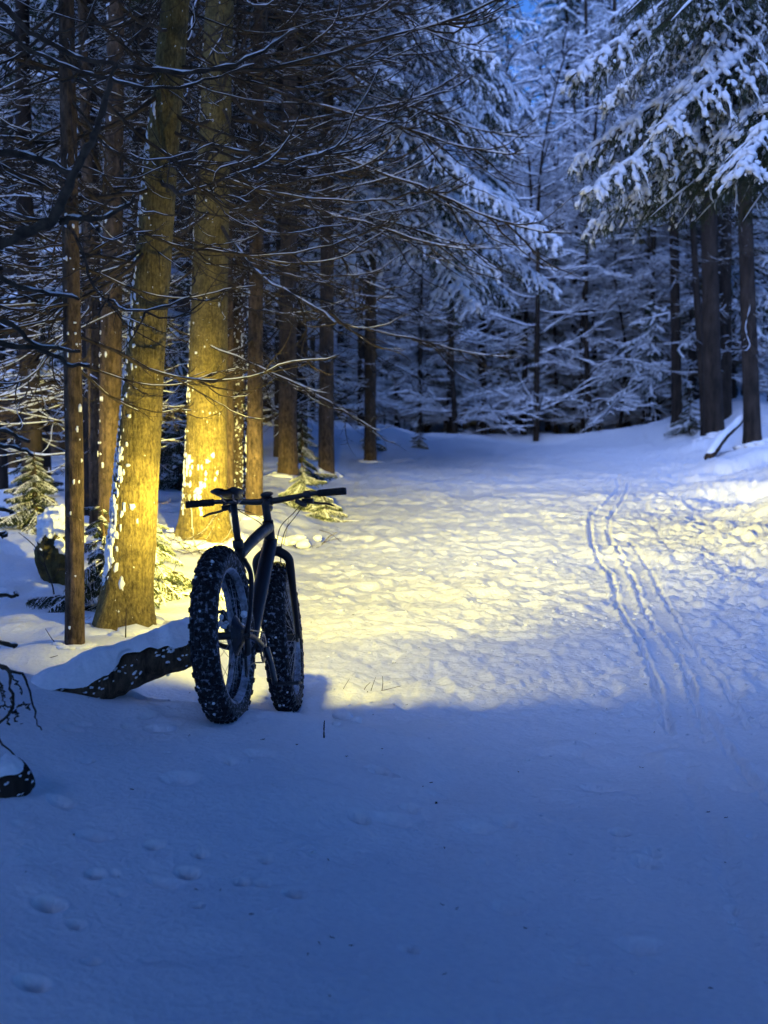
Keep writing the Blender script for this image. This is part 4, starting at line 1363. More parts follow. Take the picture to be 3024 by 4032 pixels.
stalk('twig', 'short upright stick in the shaded snow in front of the front wheel', [(700, 1592), (700, 1570), (701, 1556)], ground_hit(700, 1592)[1], .0042)
stalk('twig', 'thin twig with upright shoots lying on the lit snow right of the front wheel', [(775, 1500), (815, 1494), (865, 1482)], ground_hit(800, 1499)[1], .003, 'twig',
      [[(800, 1496), (806, 1478), (812, 1462)], [(825, 1492), (827, 1474), (826, 1460)], [(735, 1500), (745, 1482), (755, 1466)], [(783, 1499), (790, 1484), (800, 1474)]])
stalk('twig', 'bare forked sapling stem in the snow beside the thin trunk', [(118, 1292), (112, 1260), (98, 1225), (94, 1190), (95, 1160)], ground_hit(118, 1292)[1], .006, 'twig', [[(110, 1255), (125, 1235), (130, 1215)], [(95, 1205), (70, 1175), (40, 1150)], [(98, 1225), (80, 1205), (85, 1218)]])
stalk('twig', 'straight stick standing before the foot of the leaning golden trunk', [(271, 1390), (272, 1350), (273, 1312)], ground_hit(271, 1390)[1], .0045)
stalk('twig', 'loose stick leaning in the lit snow left of the thin trunk', [(128, 1400), (112, 1380), (98, 1358)], ground_hit(128, 1400)[1], .0035)
stalk('twig', 'reddish shoot between the leaning golden trunk and the rear wheel', [(370, 1280), (374, 1240), (388, 1205)], ground_hit(370, 1282)[1], .004, 'twig', [[(376, 1235), (395, 1240), (402, 1270)]])
stalk('twig', 'thin stem rising from the snow under the right handlebar grip', [(612, 1180), (618, 1150), (624, 1120)], ground_hit(612, 1180)[1], .004)
stalk('twig', 'small dark cross of twigs on the lit snow beyond the handlebar', [(692, 1175), (710, 1160), (728, 1150)], ground_hit(692, 1176)[1], .006, 'twig', [[(690, 1145), (712, 1152), (736, 1170)], [(700, 1172), (716, 1166), (735, 1163)]])
stalk('twig', 'faint stem sticking up on the right bank', [(1632, 960), (1640, 985), (1655, 990)], 24.0, .012)
stalk('twig', 'little dead stem on the near snow ridge by the left edge', [(88, 1432), (105, 1422), (125, 1416)], ground_hit(88, 1434)[1], .003)
stalk('twig', 'tiny dark plant stub in the shaded foreground snow', [(941, 1742), (942, 1736), (943, 1732)], ground_hit(941, 1742)[1], .008)
stalk('twig', 'tiny dark stub in the snow at the bottom of the picture', [(711, 2166), (712, 2158), (712, 2150)], ground_hit(711, 2166)[1], .006)

# snow covered fallen branch and leaves lit up behind the bicycle
p = ground_hit(625, 1178)
fb = empty('fallen_branch', (p[0], p[1], surf(p[0], p[1])))
tag(fb, 'snow covered fallen branch glowing yellow on the bank behind the head tube', 'branch')
for dx, dy, dz, az, k, s_ in [(-.25, 0, .06, .1, 7, .7), (-.1, .1, .05, -.4, 7, .6), (0, -.1, .04, .5, 7, .5), (-.4, .1, .06, -.2, 5, .4)]:
    b = link('branch', DEAD[k][0], fb, (dx, dy, dz), (0, .1, az), s_); link('snow', DEAD[k][1], b)
ms = MB()
for i in range(14):
    ms.add(*blob((rng.uniform(-.4, .3), rng.uniform(-.12, .12), rng.uniform(.02, .07)), (rng.uniform(.04, .1), .05, rng.uniform(.02, .04)), i, 10, 6, .3))
link('snow', ms.mesh('snow', M_SNOW), fb)

p = ground_hit(415, 1190)
br = empty('twig_shrub', (p[0], 12.4, surf(p[0], 12.4)))
tag(br, 'snow dotted twiggy shrub at the foot of the straight golden trunk', 'shrub')
for i in range(16):
    k = 7 if i % 2 else 3
    b = link('stem', DEAD[k][0], br, (rng.normal(0, .12), rng.normal(0, .08), rng.uniform(0, .12)), (0, rng.uniform(-1.1, -.2), rng.uniform(0, 6.28)), rng.uniform(.3, .55))
    link('snow', DEAD[k][1], b)

for i, (vx, vy, s_) in enumerate([(742, 1557, .035), (770, 1562, .02), (725, 1563, .016)]):
    p = ground_hit(vx, vy)
    mb = MB(); mb.add(*blob((0, 0, s_ * .3), (s_ * 1.3, s_ * 1.0, s_), 60 + i, 12, 8, .4, 2.2))
    o = link('snow_clod', mb.mesh('snow_clod', M_SNOW, True), None, (p[0], p[1], surf(p[0], p[1])))
    tag(o, ['largest clod of snow on the shadowed ridge right of the front wheel', 'small clod of snow just right of the largest one on the ridge', 'small clod of snow just left of the largest one on the ridge'][i], 'snow clod', 'snow clods on the ridge')

r = np.random.default_rng(404)
mb = MB()
N_ = 420
cx = np.concatenate([r.uniform(-.4, 3.0, N_ // 2), r.normal(1.5, .25, N_ // 4), r.uniform(-1.3, 1.2, N_ - N_ // 2 - N_ // 4)])
cy = np.concatenate([7.4 + 6 * r.random(N_ // 2) ** 1.4, r.uniform(7.0, 10.5, N_ // 4), r.uniform(4.2, 7.2, N_ - N_ // 2 - N_ // 4)])
cz = g_macro(cx, cy) + g_detail(cx, cy)
sz = r.uniform(.003, .009, N_) * np.where(r.random(N_) < .06, 2.0, 1.0) * np.where(cy < 7.2, .8, 1.2)
az_ = r.uniform(0, 6.28, N_)
lumps(mb, np.stack([cx, cy, cz + sz * .3], -1), np.stack([np.cos(az_), np.sin(az_), 0 * az_], -1), sz * 1.5, sz * 1.1, sz * .6, r)
o = link('snow_crumbs', mb.mesh('snow_crumbs', M_SNOW)); tag(o, 'loose crumbs of snow scattered over the path', None, None, 'stuff')

mb = MB()
N_ = 110
cx = r.uniform(-1.6, 2.4, N_); cy = 4.0 + 9 * r.random(N_) ** 1.5
cz = g_macro(cx, cy) + g_detail(cx, cy)
a_ = r.uniform(0, 6.28, N_); l_ = r.uniform(.006, .02, N_) * np.where(r.random(N_) < .1, 2.5, 1)
d_ = np.stack([np.cos(a_) * l_, np.sin(a_) * l_, r.uniform(-.1, .3, N_) * l_], -1)
c_ = np.stack([cx, cy, cz + .002], -1)
P_ = np.stack([c_ - d_ * .5, c_ + r.normal(0, .1, (N_, 3)) * l_[:, None], c_ + d_ * .5], 1)
mb.add(*tubes(P_, np.full((N_, 3), .0013) * (1, 1.3, .6), 4)[:2])
o = link('needle_litter', mb.mesh('needle_litter', M_TWIG)); tag(o, 'dark needles and bark crumbs dropped on the snow', None, None, 'stuff')

# ------------------------------------------------------------------ bicycle
LEAN, STEER = R(4.2), R(5.0)
AX_R = np.array([-.673, 6.24, .586]); AX_F = np.array([-.499, 7.42, .385])
fw = AX_F - AX_R; WB = np.linalg.norm(fw); fw /= WB
lf = np.cross([0, 0, 1.0], fw); lf /= np.linalg.norm(lf)
up = np.cross(fw, lf)
lf2 = lf * math.cos(LEAN) - up * math.sin(LEAN)
up2 = up * math.cos(LEAN) + lf * math.sin(LEAN)
RW = .38
bike = bpy.data.objects.new('fat_bike', None)
C.objects.link(bike)
org = AX_R - up2 * RW
bike.matrix_world = Matrix(((fw[0], lf2[0], up2[0], org[0]), (fw[1], lf2[1], up2[1], org[1]), (fw[2], lf2[2], up2[2], org[2]), (0, 0, 0, 1)))
tag(bike, 'black fat tyre bicycle with snowy knobby tyres leaning on the log', 'bicycle')
BM = Matrix.Identity(4)


def part(name, mb, m_, parent=bike, M=None, smooth=True):
    o = link(name, mb.mesh(name, m_, smooth, None, M), parent)
    return o


def rod(pts, rad, sides=12, n=None, caps=True, ref=None):
    pts = np.array(pts, float)
    P = resample(pts, n or max(2, len(pts) * 5)) if len(pts) > 2 else np.linspace(pts[0], pts[1], 4)
    rad = np.interp(np.linspace(0, 1, len(P)), np.linspace(0, 1, len(np.atleast_1d(rad))), np.atleast_1d(rad))
    d = np.abs(P[-1] - P[0])
    if ref is None: ref = (0, 1, 0) if d[1] < max(d[0], d[2]) else (0, 0, 1)
    return tubes(P[None], rad[None], sides, ref, caps)


def ring_y(center, prof, n=64):
    """lathe about the y axis: prof = list of (radius, y), closed profile"""
    a = np.arange(n) / n * 2 * math.pi
    pr = np.array(prof); m_ = len(pr)
    V = np.zeros((n, m_, 3))
    V[..., 0] = np.cos(a)[:, None] * pr[:, 0]; V[..., 2] = np.sin(a)[:, None] * pr[:, 0]; V[..., 1] = pr[:, 1]
    i = np.arange(n)[:, None]; j = np.arange(m_)[None]
    i2 = (i + 1) % n; j2 = (j + 1) % m_
    Q = np.stack([i * m_ + j, i2 * m_ + j, i2 * m_ + j2, i * m_ + j2], -1).reshape(-1, 4)
    return V.reshape(-1, 3) + np.asarray(center), Q


def knob_box(a, yoff, r_in, h, la, wy, skew=0.0, R0=.32, rt=.055):
    """one tread knob standing on the tyre at wheel angle a, lateral angle yoff"""
    ca, sa = math.cos(a), math.sin(a)
    nrm = np.array([math.cos(yoff) * ca, math.sin(yoff), math.cos(yoff) * sa])
    tan = np.array([-sa, 0, ca])
    lat = np.cross(nrm, tan)
    c = np.array([ca * R0, 0, sa * R0]) + nrm * rt
    t2 = tan * math.cos(skew) + lat * math.sin(skew); l2 = lat * math.cos(skew) - tan * math.sin(skew)
    V = []
    for k, q in ((-.004, 1.0), (h, .82)):
        for sx, sy in ((-1, -1), (1, -1), (1, 1), (-1, 1)):
            V.append(c + nrm * k + t2 * la * .5 * sx * q + l2 * wy * .5 * sy * q)
    Q = [(0, 3, 2, 1), (4, 5, 6, 7), (0, 1, 5, 4), (1, 2, 6, 5), (2, 3, 7, 6), (3, 0, 4, 7)]
    return np.array(V), np.array(Q)


tyre_prof = [(.32 + .055 * math.cos(q), .055 * 1.06 * math.sin(q)) for q in np.linspace(0, 2 * math.pi, 22, endpoint=False)]
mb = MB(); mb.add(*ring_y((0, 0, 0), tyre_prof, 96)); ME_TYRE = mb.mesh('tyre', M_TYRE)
mb = MB()
N = 66
for i in range(N):
    a = i / N * 2 * math.pi
    o_ = math.pi / N
    if i % 2:
        mb.add(*knob_box(a, .20, 0, .008, .016, .019, .35)); mb.add(*knob_box(a, -.20, 0, .008, .016, .019, -.35))
    else:
        mb.add(*knob_box(a, .0, 0, .008, .015, .022)); mb.add(*knob_box(a, .46, 0, .008, .017, .015)); mb.add(*knob_box(a, -.46, 0, .008, .017, .015))
    mb.add(*knob_box(a + o_, .74, 0, .008, .018, .015)); mb.add(*knob_box(a + o_, -.74, 0, .008, .018, .015))
    if i % 2:
        mb.add(*knob_box(a, 1.02, 0, .009, .022, .017)); mb.add(*knob_box(a, -1.02, 0, .009, .022, .017))
ME_TREAD = mb.mesh('tread', M_KNOB, False)
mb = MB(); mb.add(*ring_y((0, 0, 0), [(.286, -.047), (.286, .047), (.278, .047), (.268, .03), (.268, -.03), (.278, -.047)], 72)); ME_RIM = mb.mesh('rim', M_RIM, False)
mb = MB(); mb.add(*ring_y((0, 0, 0), [(.004, -.075), (.027, -.075), (.027, -.066), (.017, -.06), (.017, .06), (.027, .066), (.027, .075), (.004, .075)], 20)); ME_HUB = mb.mesh('hub', M_BLACK)
sp = MB(); sp.add(*rod([(.026, 0, 0), (.27, 0, 0)], .0013, 4)); ME_SPOKE = sp.mesh('spoke', M_STEEL)
rot_ = MB(); rot_.add(*ring_y((0, .085, 0), [(.09, -.001), (.09, .001), (.074, .001), (.074, -.001)], 40))
for i in range(6):
    q = i / 6 * 2 * math.pi
    rot_.add(*rod([(.02 * math.cos(q), .085, .02 * math.sin(q)), (.075 * math.cos(q + .35), .085, .075 * math.sin(q + .35))], .003, 5))
ME_ROTOR = rot_.mesh('brake_rotor', M_DARKSTEEL)
r = np.random.default_rng(5)
mb = MB()
for i in range(22):                                   # snow packed in the tread
    a = r.uniform(0, 2 * math.pi); yo = r.normal(0, .45)
    ca, sa = math.cos(a), math.sin(a)
    nrm = np.array([math.cos(yo) * ca, math.sin(yo), math.cos(yo) * sa])
    c = np.array([ca * .32, 0, sa * .32]) + nrm * .057
    s_ = r.uniform(.003, .007)
    mb.add(*blob(c, (s_ * 1.3, s_ * 1.3, s_ * 1.3), i, 6, 5, .3))
ME_TSNOW = mb.mesh('snow', M_SNOW)


def wheel(loc, rot, seed):
    w = link('wheel', ME_TYRE, bike)
    w.matrix_local = Matrix.Translation(loc) @ rot
    for me, nm in ((ME_TREAD, 'tread'), (ME_RIM, 'rim'), (ME_HUB, 'hub'), (ME_ROTOR, 'brake_rotor'), (ME_TSNOW, 'snow')):
        link(nm, me, w)
    for i in range(32):
        a = i / 32 * 2 * math.pi
        side = 1 if i % 2 else -1
        off = (.5 if (i // 2) % 2 else -.5)
        # from hub flange to rim, crossing
        p0 = Vector((.024 * math.cos(a + off * 2.2), side * .066, .024 * math.sin(a + off * 2.2)))
        p1 = Vector((.272 * math.cos(a), side * .012, .272 * math.sin(a)))
        d = p1 - p0
        s = link('spoke', ME_SPOKE, w)
        s.matrix_local = Matrix.Translation(p0 - d.normalized() * .02) @ d.to_track_quat('X', 'Z').to_matrix().to_4x4()
    return w


wheel(Vector((0, 0, RW)), Matrix.Rotation(.3, 4, 'Y'), 1)
# steering assembly: rotate about the steering axis
ST0 = Vector((WB - .215, 0, .80)); ax = Vector((-.358, 0, .934)).normalized()
SM = Matrix.Translation(ST0) @ Matrix.Rotation(STEER, 4, ax) @ Matrix.Translation(-ST0)
wheel((SM @ Vector((WB, 0, RW))), SM.to_3x3().to_4x4() @ Matrix.Rotation(1.1, 4, 'Y'), 2)

BBx, BBz = .45, .33
ht_b = (WB - .222, 0, .815); ht_t = (WB - .272, 0, .945)
st_t = (BBx - .135, 0, .80)
f = MB(); f.add(*rod([ht_b, ht_t], .027, 16)); part('head_tube', f, M_FRAME)
f = MB(); f.add(*rod([(ht_b[0] + .0, 0, .85), (.72, 0, .60), (BBx, 0, BBz)], [.034, .037, .032], 16)); part('down_tube', f, M_FRAME)
f = MB(); f.add(*rod([(ht_t[0] + .01, 0, .915), (.62, 0, .83), (st_t[0] + .015, 0, .735)], [.03, .026, .021], 16)); part('top_tube', f, M_FRAME)
f = MB(); f.add(*rod([(BBx, 0, BBz), st_t], [.02, .0185], 16)); part('seat_tube', f, M_FRAME)
f = MB(); f.add(*rod([(BBx, -.055, BBz), (BBx, .055, BBz)], .024, 16)); part('bottom_bracket', f, M_BLACK)
for sg in (-1, 1):
    f = MB(); f.add(*rod([(BBx - .01, sg * .045, BBz), (BBx - .12, sg * .085, BBz + .01), (.12, sg * .10, .37), (0, sg * .10, RW)], [.014, .012, .011, .012], 10)); part('chainstay', f, M_FRAME)
    f = MB(); f.add(*rod([(st_t[0] + .02, sg * .02, .72), (.22, sg * .075, .64), (.10, sg * .095, .50), (0, sg * .10, RW)], [.011, .011, .010, .012], 10)); part('seatstay', f, M_FRAME)
f = MB(); f.add(*rod([(0, -.105, RW), (0, .105, RW)], .010, 10)); part('rear_axle', f, M_BLACK)
SADX, SADZ = .225, 1.02
f = MB(); f.add(*rod([(st_t[0] + .005, 0, .78), (SADX + .03, 0, SADZ - .055)], .0155, 14)); part('seat_post', f, M_BLACK)
f = MB(); f.add(*rod([(st_t[0] + .004, 0, .775), (st_t[0] - .007, 0, .805)], .024, 14)); part('seat_clamp', f, M_BLACK)
# saddle: lofted
secs = []
for u_, hw, zt, th, dip in [(-.11, .055, .0, .018, .012), (-.10, .070, .006, .032, .014), (-.06, .074, .008, .04, .012), (0, .05, .0, .036, .006), (.07, .028, -.003, .03, .002), (.14, .022, -.006, .026, 0), (.165, .012, -.012, .014, 0)]:
    q = np.linspace(-1, 1, 11)
    top = np.stack([np.full(11, SADX + u_), q * hw, SADZ + zt - th * .55 * np.abs(q) ** 3.0 - dip * np.exp(-(q / .3) ** 2)], -1)
    q2 = np.linspace(1, -1, 7)[1:-1]
    bot = np.stack([np.full(5, SADX + u_), q2 * hw * .85, np.full(5, SADZ + zt - th)], -1)
    secs.append(np.concatenate([top, bot]))
S = np.array(secs); ns, m_ = S.shape[:2]
i = np.arange(ns - 1)[:, None] * m_; j = np.arange(m_)[None]; j2 = (j + 1) % m_
Q = np.stack([i + j, i + m_ + j, i + m_ + j2, i + j2], -1).reshape(-1, 4)
f = MB(); f.add(np.concatenate([S.reshape(-1, 3), S[0].mean(0)[None], S[-1].mean(0)[None]]), Q,
                np.array([(ns * m_, (k + 0) % m_, (k + 1) % m_) for k in range(m_)] + [(ns * m_ + 1, (ns - 1) * m_ + (k + 1) % m_, (ns - 1) * m_ + k) for k in range(m_)]))
sad = part('saddle', f, M_BLACK)
for sg in (-1, 1):
    f = MB(); f.add(*rod([(SADX - .09, sg * .03, SADZ - .02), (SADX - .05, sg * .022, SADZ - .048), (SADX + .06, sg * .022, SADZ - .048), (SADX + .13, sg * .008, SADZ - .022)], .0035, 6)); part('rail', f, M_STEEL, sad)
f = MB(); f.add(*rod([(SADX + .0, -.03, SADZ - .05), (SADX + .0, .03, SADZ - .05)], .012, 10)); part('saddle_clamp', f, M_DARKSTEEL)
# small saddle rear light housing, off
# fork
f = MB()
for sg in (-1, 1):
    f.add(*rod([(WB - .205, sg * .03, .80), (WB - .19, sg * .075, .765), (WB - .165, sg * .082, .70), (WB - .06, sg * .078, .48), (WB, sg * .075, RW)], [.024, .022, .02, .014, .013], 12))
f.add(*rod([(WB - .205, -.05, .80), (WB - .205, .05, .80)], .024, 14))
part('fork', f, M_FRAME, bike, SM)
f = MB(); f.add(*rod([(WB, -.09, RW), (WB, .09, RW)], .010, 10)); part('front_axle', f, M_BLACK, bike, SM)
f = MB(); f.add(*rod([(WB - .03, .085, RW + .06), (WB - .06, .088, RW + .11)], .016, 8)); part('brake_caliper', f, M_BLACK, bike, SM)
f = MB(); f.add(*rod([(-.02, .10, RW + .05), (.03, .10, RW + .10)], .016, 8)); f.add(*rod([(-.01, .095, RW + .11), (-.005, .115, RW + .135)], .012, 8)); part('brake_caliper', f, M_RED)
# stem and bar
BX, BZ = WB - .235, 1.045
f = MB(); f.add(*rod([(ht_t[0], 0, .945), (ht_t[0] - .022, 0, 1.0), (ht_t[0] - .030, 0, 1.03)], [.02, .019, .019], 12)); f.add(*rod([(ht_t[0] - .026, 0, 1.015), (BX, 0, BZ)], .019, 12)); f.add(*rod([(BX, -.026, BZ), (BX, .026, BZ)], .023, 14))
part('stem', f, M_BLACK, bike, SM)
f = MB(); f.add(*rod([(BX - .055, .385, BZ + .010), (BX - .03, .22, BZ + .014), (BX - .008, .12, BZ + .006), (BX, .05, BZ), (BX, -.05, BZ), (BX - .008, -.12, BZ + .006), (BX - .03, -.22, BZ + .014), (BX - .055, -.385, BZ + .010)], [.011, .0115, .014, .0158, .0158, .014, .0115, .011], 12, 50))
bar = part('handlebar', f, M_BLACK, bike, SM)
for sg in (-1, 1):
    f = MB(); f.add(*rod([(BX - .056, sg * .392, BZ + .010), (BX - .036, sg * .255, BZ + .0135)], [.0175, .0165], 14, None, True))
    for k in range(9):
        y0 = .262 + k * .014
        xx = BX - .036 - (y0 - .255) * .146
        f.add(*rod([(xx, sg * y0, BZ + .0125), (xx - .0008, sg * (y0 + .006), BZ + .0125)], .0185, 14))
    part('grip', f, M_KNOB, bar, SM)
    f = MB(); f.add(*rod([(BX - .022, sg * .185, BZ + .012), (BX - .026, sg * .215, BZ + .012)], .021, 12)); f.add(*rod([(BX + .005, sg * .17, BZ - .012), (BX - .005, sg * .225, BZ - .018)], [.012, .015], 10)); f.add(*rod([(BX + .0, sg * .16, BZ - .022), (BX - .01, sg * .19, BZ - .03)], [.01, .013], 10))
    part('brake_clamp', f, M_BLACK, bar, SM)
    f = MB(); f.add(*rod([(BX + .01, sg * .215, BZ - .022), (BX + .035, sg * .25, BZ - .028), (BX + .03, sg * .29, BZ - .034), (BX + .012, sg * .322, BZ - .048)], [.007, .006, .0055, .005], 8)); part('brake_lever', f, M_BLACK, bar, SM)
f = MB(); f.add(*rod([(BX - .01, -.145, BZ - .01), (BX - .02, -.175, BZ - .035), (BX - .03, -.19, BZ - .04)], [.014, .012, .008], 8)); part('shifter', f, M_BLACK, bar, SM)
# computer on the stem
f = MB(); f.add(*rod([(BX - .03, 0, BZ + .028), (BX + .035, 0, BZ + .04)], .013, 10)); V_ = f.V[0]; V_[:, 1] *= 2.2
part('bike_computer', f, M_BLACK, bike, SM)
# cables
for pts in [[(BX, .17, BZ - .02), (BX + .05, .10, BZ - .04), (BX + .06, .02, BZ - .09), (BX + .02, -.01, BZ - .16), (BX - .01, -.015, BZ - .22)],
            [(BX, -.17, BZ - .02), (BX + .06, -.12, BZ - .06), (BX + .07, -.05, BZ - .12), (BX + .02, -.03, BZ - .2), (BX, -.02, BZ - .26)],
            [(BX - .01, -.18, BZ - .03), (BX + .04, -.13, BZ - .08), (BX + .05, -.075, BZ - .14), (BX + .03, -.05, BZ - .22), (BX + .03, -.04, BZ - .3)],
            [(BX, .16, BZ - .02), (BX + .04, .12, BZ - .05), (BX + .05, .04, BZ - .11), (BX + .03, .03, BZ - .2), (BX + .05, .06, BZ - .3)]]:
    f = MB(); f.add(*rod(pts, .0024, 6, 24)); part('cable', f, M_BLACK, bike, SM)
# cranks, pedals, chainring, chain, cassette, derailleur
CA = R(-80)
def crank(sg, ang):
    e = (BBx + .17 * math.cos(ang), sg * .105, BBz + .17 * math.sin(ang))
    f = MB(); f.add(*rod([(BBx, sg * .075, BBz), (BBx + .08 * math.cos(ang), sg * .095, BBz + .08 * math.sin(ang)), e], [.017, .013, .014], 10)); c = part('crank_arm', f, M_DARKSTEEL)
    f = MB()
    py0, py1 = sg * .118, sg * .215
    f.add(*rod([(e[0], sg * .10, e[2]), (e[0], py1, e[2])], .008, 8))
    for dx in (-.045, .045):
        f.add(*rod([(e[0] + dx, py0, e[2]), (e[0] + dx, py1, e[2])], .0065, 8))
    for yy0 in (py0, (py0 + py1) / 2, py1):
        f.add(*rod([(e[0] - .05, yy0, e[2]), (e[0] + .05, yy0, e[2])], .006, 6))
    for dx in (-.045, 0, .045):
        for yy0 in np.linspace(py0, py1, 3):
            f.add(*rod([(e[0] + dx, yy0, e[2] - .013), (e[0] + dx, yy0, e[2] + .013)], .002, 5))
    part('pedal', f, M_BLACK)
crank(-1, CA); crank(1, CA + math.pi)
f = MB(); f.add(*ring_y((BBx, -.065, BBz), [(.066, -.0015), (.066, .0015), (.045, .0015), (.045, -.0015)], 40))
for i in range(4):
    q = i / 4 * 2 * math.pi + .4
    f.add(*rod([(BBx, -.065, BBz), (BBx + .05 * math.cos(q), -.065, BBz + .05 * math.sin(q))], .006, 6))
for i in range(32):
    q = i / 32 * 2 * math.pi
    f.add(*rod([(BBx + .064 * math.cos(q), -.065, BBz + .064 * math.sin(q)), (BBx + .071 * math.cos(q), -.065, BBz + .071 * math.sin(q))], .003, 4))
part('chainring', f, M_DARKSTEEL)
f = MB()
for k, rr in enumerate(np.linspace(.085, .025, 10)):
    f.add(*ring_y((0, -.052 - k * .0042, RW), [(rr, -.001), (rr, .001), (.018, .001), (.018, -.001)], 36))
part('cassette', f, M_DARKSTEEL)
f = MB(); f.add(*rod([(BBx, -.066, BBz + .068), (.2, -.07, .405), (0, -.072, RW + .045)], .0035, 6, 20)); f.add(*rod([(BBx, -.066, BBz - .068), (.2, -.075, .26), (.035, -.078, .235)], .0035, 6, 20)); part('chain', f, M_DARKSTEEL)
f = MB(); f.add(*rod([(.0, -.10, RW - .015), (.012, -.098, RW - .07), (.02, -.085, .30)], [.012, .014, .012], 8)); f.add(*rod([(.018, -.085, .305), (.045, -.08, .22)], .007, 8)); f.add(*ring_y((.02, -.08, .30), [(.02, -.003), (.02, .003), (.004, .003), (.004, -.003)], 16)); f.add(*ring_y((.046, -.08, .222), [(.02, -.003), (.02, .003), (.004, .003), (.004, -.003)], 16)); part('derailleur', f, M_BLACK)
# snow caught on the frame behind the seat tube
ms = MB()
r = np.random.default_rng(8)
for i in range(18):
    q = r.random()
    c = np.array([.10 + .2 * q, r.choice([-1, 1]) * r.uniform(.03, .09), .42 + .2 * q * r.random()])
    if i % 2: c = np.array([BBx - .03 + r.normal(0, .02), r.normal(0, .04), BBz + .045 + r.uniform(0, .03)])
    ms.add(*blob(c, (r.uniform(.008, .018),) * 3, i, 7, 5, .3))
link('snow', ms.mesh('snow', M_SNOW), bike)
# headlight under the bar, facing forward: lit
HL = SM @ Vector((BX + .045, 0, BZ - .03))
f = MB(); f.add(*rod([(HL.x - .05, HL.y, HL.z + .005), (HL.x, HL.y, HL.z)], [.016, .02], 16)); f.add(*rod([(HL.x - .03, HL.y, HL.z + .005), (BX - .0, HL.y * .6, BZ - .01)], .007, 8))
hl = part('headlight', f, M_BLACK)
f = MB(); f.add(*rod([(HL.x, HL.y, HL.z), (HL.x + .003, HL.y, HL.z)], .017, 16)); part('lens', f, M_LENS, hl)


def beam(name, power, size, blend, yaw, down, col, off=.012, soft=.012):
    d = bpy.data.lights.new(name, 'SPOT')
    d.energy = power; d.spot_size = size; d.spot_blend = blend; d.color = col; d.shadow_soft_size = soft
    o = bpy.data.objects.new(name, d); C.objects.link(o)
    p = bike.matrix_world @ (HL + Vector((off, 0, 0)))
    dirv = Vector((math.sin(yaw) * math.cos(down), math.cos(yaw) * math.cos(down), -math.sin(down)))
    o.matrix_world = Matrix.Translation(p) @ dirv.to_track_quat('-Z', 'Y').to_matrix().to_4x4()
    o.parent = hl
    o.matrix_parent_inverse = (bike.matrix_world).inverted()
    return o




def mth(n, op, a, b=None, c=None):
    x = n.nodes.new('ShaderNodeMath'); x.operation = op
    for k, v in enumerate((a, b, c)):
        if v is None: continue
        if isinstance(v, (int, float)): x.inputs[k].default_value = v
        else: n.links.new(v, x.inputs[k])
    return x.outputs[0]


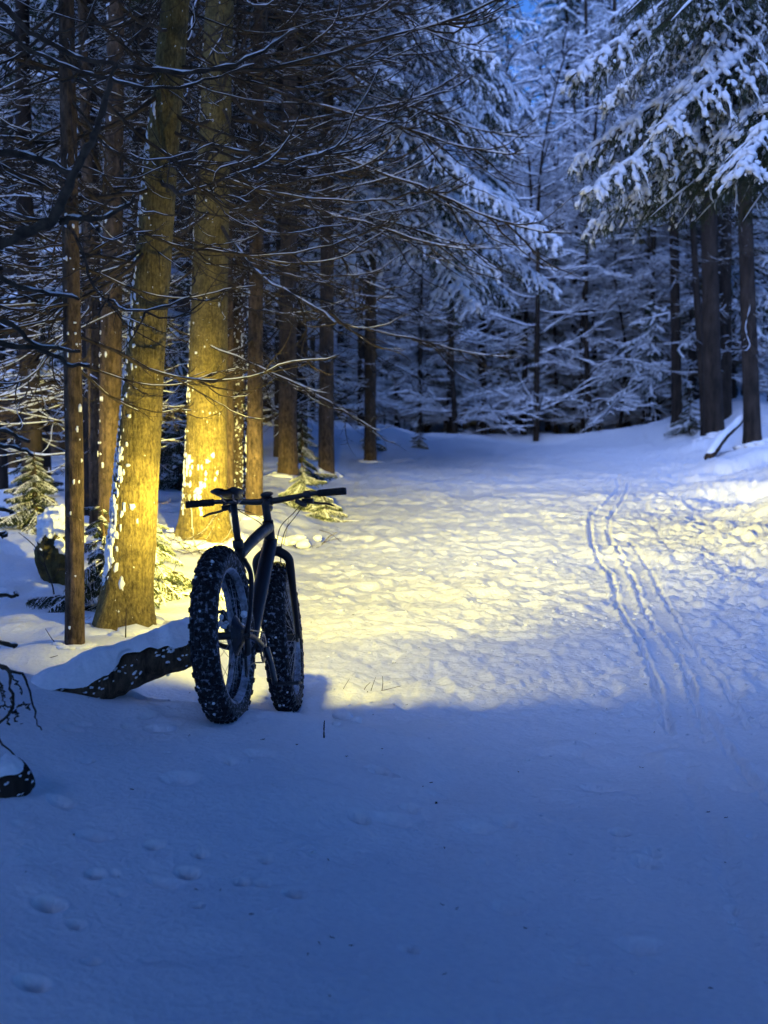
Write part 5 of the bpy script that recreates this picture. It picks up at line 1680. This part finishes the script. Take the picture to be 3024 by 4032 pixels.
def beam_pattern(lamp, peak, centre, sig, sig_up, knee, side, spill):
    """the reflector's throw: far forward and to one side, little at its own feet"""
    d = lamp.data
    d.use_nodes = True
    n = d.node_tree
    em = n.nodes['Emission']
    tc = n.nodes.new('ShaderNodeTexCoord')
    sx = n.nodes.new('ShaderNodeSeparateXYZ')
    n.links.new(tc.outputs['Normal'], sx.inputs[0])
    az = mth(n, 'MAXIMUM', mth(n, 'ABSOLUTE', sx.outputs[2]), .02)
    h = mth(n, 'MULTIPLY', mth(n, 'DIVIDE', sx.outputs[0], az), BEAM_SX)
    v = mth(n, 'MULTIPLY', mth(n, 'DIVIDE', sx.outputs[1], az), BEAM_SY)
    hh = mth(n, 'POWER', mth(n, 'ABSOLUTE', mth(n, 'DIVIDE', mth(n, 'SUBTRACT', h, centre), sig)), 2.0)
    gh = mth(n, 'EXPONENT', mth(n, 'MULTIPLY', hh, -1.0))
    so = n.nodes.new('ShaderNodeMapRange'); so.interpolation_type = 'SMOOTHSTEP'
    n.links.new(h, so.inputs[0])
    so.inputs[1].default_value = -.10; so.inputs[2].default_value = .08; so.inputs[3].default_value = 0.0; so.inputs[4].default_value = .07
    up = mth(n, 'MAXIMUM', mth(n, 'ADD', v, so.outputs[0]), 0.0)
    su = n.nodes.new('ShaderNodeMapRange'); su.interpolation_type = 'SMOOTHSTEP'
    n.links.new(h, su.inputs[0])
    su.inputs[1].default_value = -.10; su.inputs[2].default_value = .08; su.inputs[3].default_value = sig_up; su.inputs[4].default_value = sig_up * .25
    gu = mth(n, 'EXPONENT', mth(n, 'MULTIPLY', mth(n, 'POWER', mth(n, 'DIVIDE', up, su.outputs[0]), 2.0), -1.0))
    dn = mth(n, 'MAXIMUM', mth(n, 'MULTIPLY', v, -1.0), 0.0)
    kn = n.nodes.new('ShaderNodeMapRange'); kn.interpolation_type = 'SMOOTHSTEP'
    n.links.new(h, kn.inputs[0])
    kn.inputs[1].default_value = -.14; kn.inputs[2].default_value = .06; kn.inputs[3].default_value = knee * 2.6; kn.inputs[4].default_value = knee
    gd = mth(n, 'DIVIDE', 1.0, mth(n, 'ADD', 1.0, mth(n, 'POWER', mth(n, 'DIVIDE', dn, kn.outputs[0]), 2.7)))
    cut = n.nodes.new('ShaderNodeMapRange'); cut.interpolation_type = 'SMOOTHSTEP'
    n.links.new(dn, cut.inputs[0])
    cut.inputs[1].default_value = .44; cut.inputs[2].default_value = .60; cut.inputs[3].default_value = 1.0; cut.inputs[4].default_value = .25
    tot = mth(n, 'MULTIPLY', mth(n, 'MULTIPLY', gh, gu), mth(n, 'MULTIPLY', gd, cut.outputs[0]))
    wide = mth(n, 'EXPONENT', mth(n, 'MULTIPLY', mth(n, 'ADD', mth(n, 'POWER', mth(n, 'ABSOLUTE', mth(n, 'DIVIDE', h, 1.5)), 2.0), mth(n, 'POWER', mth(n, 'ABSOLUTE', mth(n, 'DIVIDE', v, .5)), 2.0)), -1.0))
    tot = mth(n, 'MULTIPLY_ADD', tot, peak, mth(n, 'MULTIPLY_ADD', wide, side, spill))
    n.links.new(tot, em.inputs['Strength'])


BEAM_SX, BEAM_SY = 1.0, 1.0
bm = beam('headlight_beam', 44, R(178), .3, R(-5), 0.0, (1.0, .84, .16), .012, .02)
beam_pattern(bm, 330, .42, .50, .13, .10, 4.6, 1.0)
